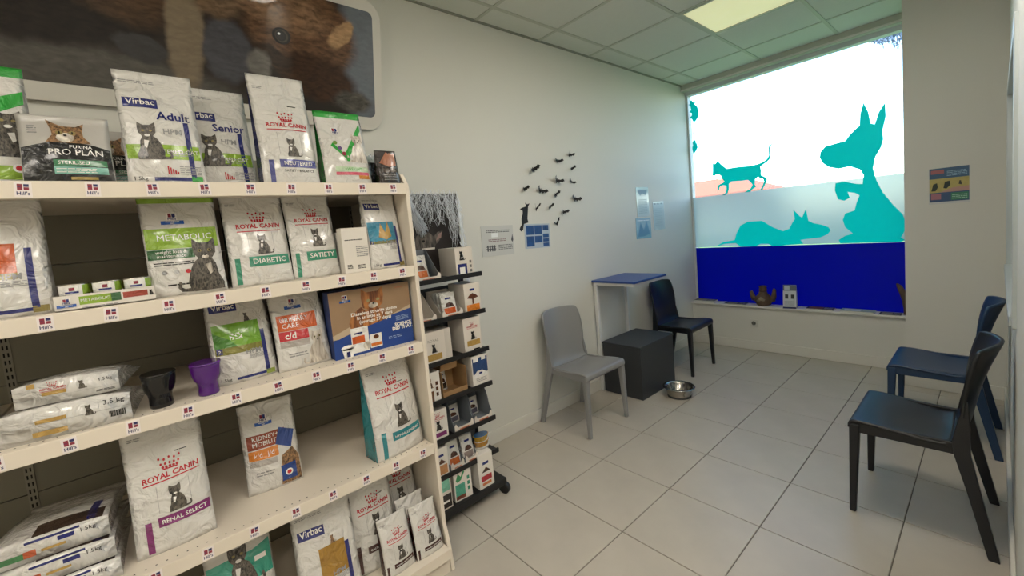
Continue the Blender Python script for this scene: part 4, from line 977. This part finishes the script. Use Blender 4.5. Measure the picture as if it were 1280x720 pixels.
for k, (y, z, a, lab) in enumerate(BATS):
    t = thing('paper_bat', 'black paper bat, ' + lab, 'paper bat', (.002, y, z), 90, 'black paper bats on the left wall')
    s = 1.25 if k in (0, 4, 7, 9) else (.85 if k in (3, 5, 10, 11, 13) else 1.0)
    t.rotation_euler = (Matrix.Rotation(R(90), 3, 'Z') @ Matrix.Rotation(R(a), 3, 'Y')).to_euler(); t.scale = (s, s, s)
    fold = R((50, 35, 60, 45)[k % 4])
    for sg_ in (-1, 1):
        f = fold * (1.0 if sg_ > 0 else .7)
        if k in (10, 13): P = [(u, v + u * .75) for u, v in WING]
        else: P = WING
        MB().prism(P, lambda u, v, w_: (sg_ * u * math.cos(f), -.001 - u * math.sin(f) - w_, v), 0, .0006).build('wing', BP, t)
    MB().lathe([(.001, -.016), (.004, -.010), (.005, 0), (.0045, .008), (.003, .012), (.0012, .018)], 8, (0, -.005, 0)).build('body', BP, t)
o = MB().prism(WCAT, lambda u, v, t: (t, u, v), .0008, .0025).build('cat_cutout', BP); tag(o, 'black paper cat reaching up, half behind the blue photo sheet', 'cutout')

# ------------------------------------------------------------------ window sill, socket
SZL = .472
CLAY = mat('clay_brown', '#5d4a38', .75, var=.4, vscale=40, bump=.5, bscale=60, bdist=.004)
fg = thing('clay_figurine', 'brown clay figurine with raised arms on the window sill', 'figurine', (.725, 4.735, SZL), 0)
MB().lathe([(.055, 0), (.06, .01), (.075, .04), (.078, .07), (.06, .1), (.04, .12), (.036, .14)], 20, fn=lambda r, z, a: r * (1 + .06 * math.sin(5 * a + z * 60))).build('body', CLAY, fg, smooth=True)
MB().lathe([(.015, .13), (.032, .145), (.036, .165), (.03, .185), (.036, .19), (.036, .197), (.024, .204), (.005, .206)], 16, fn=lambda r, z, a: r * (1 + .05 * math.sin(4 * a))).build('head', CLAY, fg, smooth=True)
for s, hh in ((-1, .135), (1, .165)):
    MB().tube([(s * .05, 0, .03), (s * .085, -.005, .06), (s * .1, -.008, .1), (s * (.105 if s > 0 else .11), -.005, hh), (s * .1, 0, hh + .012)], [.03, .028, .024, .016, .006], 10).build('arm', CLAY, fg, smooth=True)
MB().tube([(-.03, -.055, .05), (0, -.065, .075), (.03, -.055, .06)], [.02, .022, .018], 8).build('bundle', mat('clay_pale', '#857a66', .8, var=.3, vscale=50), fg, smooth=True)
o = MB().tube([(1.815, 4.735, SZL), (1.812, 4.733, .53), (1.80, 4.732, .6), (1.785, 4.73, .66), (1.765, 4.73, .71), (1.750, 4.73, .735)], [.026, .024, .022, .022, .018, .006], 12).build('clay_ornament', CLAY, smooth=True)
tag(o, 'curved brown clay ornament at the right end of the window sill', 'ornament')
cl = thing('desk_calendar', 'white folded card stand with small pictures on the window sill', 'calendar', (.975, 4.70, SZL), 8)
MB().prism([(-.05, 0), (.055, 0), (.06, .03), (.035, .13), (.0, .225), (-.008, .225)], lambda u, v, t: (t, u, v), -.055, .055).build('card', mat('card_white', '#c7cbd0', .5), cl)
fnc = lambda x, z, off: (x - .055, -.05 + .042 * z / .225 - off, z)
p = Paint(cl, fnc, .11, .225, .3)
p.rect(.0, .76, 1, 1, flat('#5d6670'), 'photo_strip', off=.002); p.rect(.1, .8, .5, .96, flat('#b9c2c9'), 'photo', off=.003); p.rects([(.16, .42, .4, .6), (.6, .42, .84, .6)], flat('#2c3136'), 'pictures', off=.002); p.lines(.12, .14, .88, .34, 5, flat('#8d949b'), seed=4, off=.002); p.rect(0, 0, 1, .07, flat('#1c2a5e'), 'blue_strip', off=.002)
def mag(label, x0, y0, x1, y1, h, m, rz=0, c2=None):
    t = thing('magazine', label, 'magazine', ((x0 + x1) / 2, (y0 + y1) / 2, SZL), rz, 'magazines and leaflets on the window sill')
    a, b = (x1 - x0) / 2, (y1 - y0) / 2
    box_obj('pages', (-a + .002, -b + .002, .0008), (a - .002, b - .002, h - .001), flat('#d3d2cc'), t); box_obj('cover', (-a, -b, h - .001), (a, b, h), m, t); box_obj('back_cover', (-a, -b, 0), (a, b, .0008), m, t)
    pm = Paint(t, lambda x, z, off: (x - a, z - b, h + off * .4), 2 * a, 2 * b, .3)
    pm.rect(.1, .12, .6, .8, c2 or flat('#8f8a7d'), 'cover_picture', off=.001); pm.lines(.65, .2, .95, .8, 4, flat('#c9c9c9'), off=.002)
mag('thick dark grey catalogue in the left corner of the window sill', .03, 4.66, .25, 4.775, .022, flat('#4d5150'))
mag('thin dark magazine left of the clay figurine', .36, 4.665, .57, 4.775, .008, flat('#1c2333'))
mag('dark magazine with a reddish cover right of the card stand', 1.11, 4.665, 1.32, 4.775, .012, flat('#31313f'), 0, flat('#7d4a44'))
mag('pale green and white magazine on the right half of the sill', 1.37, 4.662, 1.61, 4.775, .014, flat('#9fb0a8'), 0, flat('#d6dcdc'))
mag('navy leaflet at the right front edge of the sill', 1.64, 4.658, 1.78, 4.76, .006, flat('#10163c'))
sk = thing('wall_socket', 'white electrical socket low on the wall under the window', 'socket', (.645, YW, .285))
box_obj('plate', (-.04, -.009, -.04), (.04, 0, .04), mat('socket_white', '#d2d1ca', .35), sk, bevel=.003)
MB().lathe([(.021, 0), (.021, .002)], 20).build('recess', mat('socket_recess', '#6d6b66', .6), sk).rotation_euler = (R(90), 0, 0)
sk.children[-1].location = (0, -.009, 0)
for x in (-.009, .009): box_obj('pin_hole', (x - .003, -.0125, -.003), (x + .003, -.011, .003), DARK, sk)

# ================================================================== black display rack on wheels
RK = mat('rack_black', '#101012', .45)
rk = thing('display_rack', 'black wheeled display rack beside the white shelving', 'rack', (0, 0, 0))
RZ = [1.258, 1.056, .845, .650, .452, .262]
box_obj('back_board', (.288, .905, .10), (.300, 1.345, 1.20), mat('rack_board_grey', '#3c4148', .5), rk)
for z in RZ:
    q = MB().box((.30, .90, z - .012), (.482, 1.352, z)).box((.474, .90, z - .014), (.484, 1.352, z + .010))
    q.build('shelf', RK, rk, bevel=.001)
for y in (.91, 1.34): box_obj('side_post', (.280, y - .012, .05), (.300, y + .012, 1.62), RK, rk)
box_obj('base', (.10, .88, .055), (.50, 1.375, .092), RK, rk, bevel=.004)
for x, y in ((.485, 1.365), (.485, .90), (.13, 1.365), (.13, .90)):
    wl = MB().lathe([(.010, -.014), (.028, -.014), (.034, -.010), (.034, .010), (.028, .014), (.010, .014)], 20).build('wheel', RK, rk, smooth=False)
    wl.rotation_euler = (R(90), 0, R(20)); wl.location = (x, y, .034)

hb = box_obj('header_board', (.302, .92, 1.262), (.312, 1.352, 1.706), mat('board_print', '#1d1716', .35, var=.5, vscale=4), rk)
ph = Paint(hb, lambda x, z, off: (.312 + off * .5, x, z), 1, 1, .3)
ph.emit([(ph.pt(PUP), fur('pup_fur', '#1d1917', '#6b625a', 50))], 'puppy_picture', .001)
ph.emit([(ph.pt([(1.192, 1.452), (1.21, 1.488), (1.234, 1.498), (1.224, 1.468)]), flat('#8a6f68')), (ph.el(1.115, 1.455, .008, .007), flat('#0b0a0a', .1)), (ph.rt(1.10, 1.408, 1.18, 1.418), flat('#c9c2b8'))], 'ear_and_eye', .002)
# cobweb cotton pulled over the header board
rn = random.Random(9); q = MB()
def strand(p0, p1, r, sag=.01, n=5):
    p0, p1 = Vector(p0), Vector(p1); P = []
    for i in range(n + 1):
        t = i / n; v = p0.lerp(p1, t); P.append(v + Vector((rn.uniform(0, .010), rn.uniform(-sag, sag), rn.uniform(-sag, sag))))
    q.tube(P, r, 4)
for i in range(150):
    y = rn.uniform(1.06, 1.345); L = rn.uniform(.06, .2) if y < 1.27 else rn.uniform(.15, .33)
    if y > 1.15 and y < 1.26: L = min(L, .16)
    strand((.316, y, 1.712), (.318, y + rn.uniform(-.09, .07) if y < 1.28 else min(y + rn.uniform(0, .03), 1.375), 1.71 - L), rn.choice((.0004, .0006, .001)), .02)
for i in range(90):
    z = rn.uniform(1.15, 1.69); strand((.322, 1.345 + rn.uniform(-.01, .012), z), (.325, 1.352 + (1.69 - z) * .06 + rn.uniform(-.012, .014), z - rn.uniform(.05, .2)), rn.choice((.001, .0018, .0024)), .006)
for i in range(110):
    strand((.64, .862, 1.675 + rn.uniform(-.012, .01)), (.40 + rn.uniform(0, .03), 1.055 + rn.uniform(-.02, .02), 1.505 + rn.uniform(-.02, .03)), rn.choice((.0008, .0014, .002)), .012)
o = q.build('cobweb_cotton', mat('cobweb_white', '#dfe5ec', .9), smooth=True, recalc=False)
tag(o, 'white stretched cobweb cotton draped over the rack header board', 'cobweb', kind='stuff')

BXG = 'small product boxes on the black rack'
def rbox(label, y0, y1, h, k, D=.15, m=None, xf=.470, rz=90):
    z = RZ[k] if k < 6 else .092
    return carton(label, y1 - y0, h, D, (xf - D / 2, (y0 + y1) / 2, z), rz, m=m, group=BXG)
BX = mat('box_ivory', '#d3cbc0', .5)
GREYC = mat('grey_board', '#6f757b', .7)
def tray(label, y0, y1, k, back=.15, front=.035, D=.15, curved=False, m=None):
    z = RZ[k] if k < 6 else .092
    W = y1 - y0
    t = thing('display_tray', label, 'tray', (.470 - D / 2, (y0 + y1) / 2, z), 90, 'cut-open cardboard trays on the black rack')
    m = m or GREYC
    if curved: prof = [(-D / 2, 0), (-D / 2, front)] + [(-D / 2 + .02 + .05 * (1 - math.cos(R(a))), front + (back - front) * math.sin(R(a))) for a in (15, 35, 55, 75, 90)] + [(D / 2, back), (D / 2, 0)]
    else: prof = [(-D / 2, 0), (-D / 2, front), (-D / 2 + .02, front), (D / 2 - .02, back), (D / 2, back), (D / 2, 0)]
    for s in (-1, 1): MB().prism(prof, lambda u, v, w_: (s * (W / 2 - w_), u, v), 0, .0018).build('side_flap', m, t)
    box_obj('tray_floor', (-W / 2 + .002, -D / 2, 0), (W / 2 - .002, D / 2, .002), m, t); box_obj('tray_back', (-W / 2 + .002, D / 2 - .002, .002), (W / 2 - .002, D / 2, back), m, t)
    MB().prism([(-W / 2 + .002, 0), (W / 2 - .002, 0), (W / 2 - .002, front), (W / 2 - .012, front * 1.3), (W / 2 - .022, front * .7), (-W / 2 + .022, front * .7), (-W / 2 + .012, front * 1.3), (-W / 2 + .002, front)], lambda u, v, w_: (u, -D / 2 - w_, v), 0, .0018).build('front_lip', BX, t)
    p = Paint(t, lambda x, z_, off: (x - W / 2, -D / 2 - .0018 - off * .5, z_), W, front, .2)
    p.rect(.25, .1, .75, .45, flat('#b5694a'), 'lip_print', off=.001)
    return t
def sachet(label, y, k, x, c, lean=14, W=.085, H=.125):
    z = (RZ[k] if k < 6 else .092) + .0025
    b = Bag(label, W, H, .014, (x, y, z), lean=lean, seed=int(y * 1000) + k, name='food_sachet', puff=.003, amp=.5)
    b.rect(.12, .1, .9, .36, c, 'colour_panel'); b.poly([(.2, .4), (.3, .55), (.5, .6), (.75, .54), (.85, .4)], ink('#4a2e22'), 'food_picture'); b.rect(.3, .72, .72, .8, NAVY, 'brand_panel')
    return b
# shelf 1
tray('grey cut-open tray on the top rack shelf', .965, 1.105, 0, .155, .03); sachet('orange and green sachet in the top rack tray', 1.045, 0, .385, ink('#c9692c'))
p = rbox('ivory box with a black cat print on the top rack shelf', 1.20, 1.31, .148, 0, .165, BX)
p.cat(.35, .55, .05, BLACKI); p.rect(.1, .02, .62, .42, NAVY, 'blue_panel'); p.rect(.2, .04, .5, .3, WHI, 'white_panel', off=.0014); p.rects([(.78, .1 + .16 * i, .9, .2 + .16 * i) for i in range(3)], flat('#6d6a66'), 'small_squares')
# shelf 2
tray('cut-open tray at the left of the second rack shelf', .93, 1.055, 1, .13, .03, m=BX)
tray('cut-open tray of orange sachets on the second rack shelf', 1.09, 1.215, 1, .13, .03, m=BX)
for i in range(3): sachet(('front', 'middle', 'rear')[i] + ' orange sachet in the second rack shelf tray', 1.152, 1, .442 - .034 * i, ink('#c65a26'), 8, .09, .12)
p = rbox('ivory box with a brown tree shape and orange base', 1.232, 1.337, .155, 1, .15, BX)
p.rect(.1, .06, .9, .27, ink('#cf7a2a'), 'orange_panel'); p.poly([(.15, .5), (.3, .6), (.5, .66), (.7, .6), (.85, .5), (.55, .46), (.55, .28), (.45, .28), (.45, .46)], ink('#5b3322'), 'brown_shape', off=.0014); p.rect(.35, .74, .65, .82, NAVY, 'brand_panel')
# shelf 3
p = rbox('wide ivory carton with a cat print on the third rack shelf', .935, 1.125, .16, 2, .13, BX)
p.text('ROYAL', .45, .68, .014, flat('#8a8378'), 'faint_lettering'); p.cat(.45, .34, .045, BLACKI); p.rect(.25, .1, .68, .3, GOLDI, 'gold_panel'); p.rect(.8, .02, .985, 1.0, flat('#c4bdb2'), 'flap_panel')
p = rbox('tall ivory box with a black cat and gold panel', 1.205, 1.317, .185, 2, .15, BX)
crown_brand(p, .5, .72, .6); p.cat(.5, .36, .045, BLACKI); p.rect(.15, .18, .9, .34, GOLDI, 'gold_panel'); p.rect(.5, .04, .85, .08, BLACKI, 'bottom_strip')
# shelf 4
p = rbox('white box with three dark squares on the fourth rack shelf', .945, 1.035, .155, 3, .10)
p.cat(.35, .5, .05, FURB); p.rects([(.7, .2 + .18 * i, .85, .32 + .18 * i) for i in range(3)], ink('#5b3a2a'), 'dark_squares'); p.rect(.05, .02, .55, .4, ink('#6d4a35'), 'brown_panel')
KR = mat('kraft', '#9c7a52', .8)
kb = thing('kraft_carton', 'open brown kraft carton with raised flap on the fourth rack shelf', 'box', (.395, 1.125, RZ[3]), 90)
for n, a, b in (('carton_floor', (-.075, -.07, 0), (.075, .07, .003)), ('carton_side', (-.075, -.07, .003), (-.072, .07, .135)), ('carton_side', (.072, -.07, .003), (.075, .07, .135)), ('carton_back', (-.072, .067, .003), (.072, .07, .135))): box_obj(n, a, b, KR, kb)
box_obj('front_lip', (-.072, -.07, .003), (.072, -.067, .03), KR, kb)
o = box_obj('flap', (-.05, 0, 0), (.05, .002, .05), KR, kb); o.location = (-.02, -.05, .135); o.rotation_euler = (R(20), 0, 0)
sachet('dark sachet inside the kraft carton', 1.105, 3, .37, ink('#2b2420'), 6, .05, .11).root.location.z += .004
p = rbox('white and navy box at the right of the fourth rack shelf', 1.235, 1.343, .168, 3, .15)
p.rect(.04, .4, .96, .92, ink('#24406d'), 'navy_panel'); p.poly([(.04, .36), (.3, .5), (.6, .5), (.96, .36), (.96, .3), (.04, .3)], WHI, 'white_arc', off=.0014); p.rects([(.1, .8, .4, .95), (.6, .82, .85, .97)], WHI, 'stickers', off=.0016); p.lines(.2, .14, .85, .28, 3, GREYI); p.rect(.4, .38, .6, .44, NAVY, 'small_mark', off=.002)
# shelf 5
p = rbox('white box with a black cat and plum strip on the fifth rack shelf', .945, 1.055, .155, 4, .12)
crown_brand(p, .5, .72, .7); p.cat(.5, .34, .05, BLACKI); p.rect(.15, .12, .9, .26, RENP, 'plum_strip')
tray('left of two rounded grey trays on the fifth rack shelf', 1.09, 1.212, 4, .165, .035, curved=True); tray('right of two rounded grey trays on the fifth rack shelf', 1.218, 1.34, 4, .165, .035, curved=True)
for y, l in ((1.15, 'left'), (1.28, 'right')): sachet('low sachet at the back of the ' + l + ' rounded tray', y, 4, .36, ink('#5d5a66'), 4, .085, .10)
# shelf 6
p = rbox('slim white box with food print on the sixth rack shelf', .955, 1.035, .15, 5, .10)
p.rect(.3, .7, .7, .78, NAVY, 'brand_panel'); p.poly([(.15, .45), (.5, .62), (.85, .45)], ink('#5b3a2a'), 'food_picture'); p.rect(.1, .08, .9, .4, ink('#c28a5a'), 'orange_panel')
tray('left cut-open tray of sachets on the sixth rack shelf', 1.045, 1.13, 5, .14, .035); tray('right cut-open tray of sachets on the sixth rack shelf', 1.135, 1.222, 5, .14, .035)
for y, l, c in ((1.088, 'left', '#b5602a'), (1.178, 'right', '#8a7d78')):
    for i in range(2): sachet(('front', 'rear')[i] + ' sachet in the ' + l + ' tray of the sixth rack shelf', y, 5, .44 - .04 * i, ink(c), 8, .075, .135)
for i in range(3):
    t = thing('food_tub', ('lowest', 'middle', 'topmost')[i] + ' of three stacked oval food tubs on the sixth rack shelf', 'tub', (.415, 1.285, RZ[5] + i * .031), 90, 'stacked food tubs')
    t.scale = (1, .72, 1)
    MB().lathe([(.036, 0), (.040, .003), (.045, .026), (.048, .027), (.048, .0295), (.044, .0297), (.001, .0295)], 28).build('tub_body', (ink('#c9c4ba'), ink('#c08a2a'), ink('#c9a02c'))[i], t, smooth=True)
    MB().lathe([(.045, .0297), (.045, .0306), (.001, .0306)], 28).build('lid', ink('#3d6d9c') if i == 2 else ink('#d8d4cc'), t)
# base
p = rbox('dark and green box at the left of the rack base', .945, 1.03, .175, 6, .10, BX, .48)
p.rect(.05, .05, .95, .45, ink('#2b2420'), 'dark_panel'); p.rect(.1, .55, .9, .9, ink('#7dbfa5'), 'mint_panel'); p.rect(.2, .2, .8, .26, WHI, 'white_strip', off=.0014)
p = rbox('white and green box with three squares on the rack base', 1.055, 1.16, .18, 6, .10, None, .475, 86)
p.poly([(.1, .62), (.25, .82), (.4, .7), (.6, .9), (.62, .8), (.4, .6), (.2, .56)], ink('#3f8f5e'), 'green_scribble'); p.rects([(.74, .22 + .16 * i, .88, .33 + .16 * i) for i in range(3)], GREENB, 'green_squares'); p.rect(.06, .05, .6, .5, ink('#4f9f88'), 'green_panel'); p.rect(.06, .05, .6, .16, ink('#6d3a2a'), 'brown_strip', off=.0014)
p = rbox('white box with a red panel at the right of the rack base', 1.20, 1.30, .19, 6, .13, None, .485)
p.rect(.15, .2, .85, .36, ink('#a5202e'), 'red_panel'); p.poly([(.2, .46), (.5, .6), (.8, .46)], ink('#4a2e22'), 'food_picture'); p.rect(.3, .68, .7, .76, NAVY, 'brand_panel'); p.rect(.2, .08, .8, .16, ink('#c9784a'), 'orange_strip')
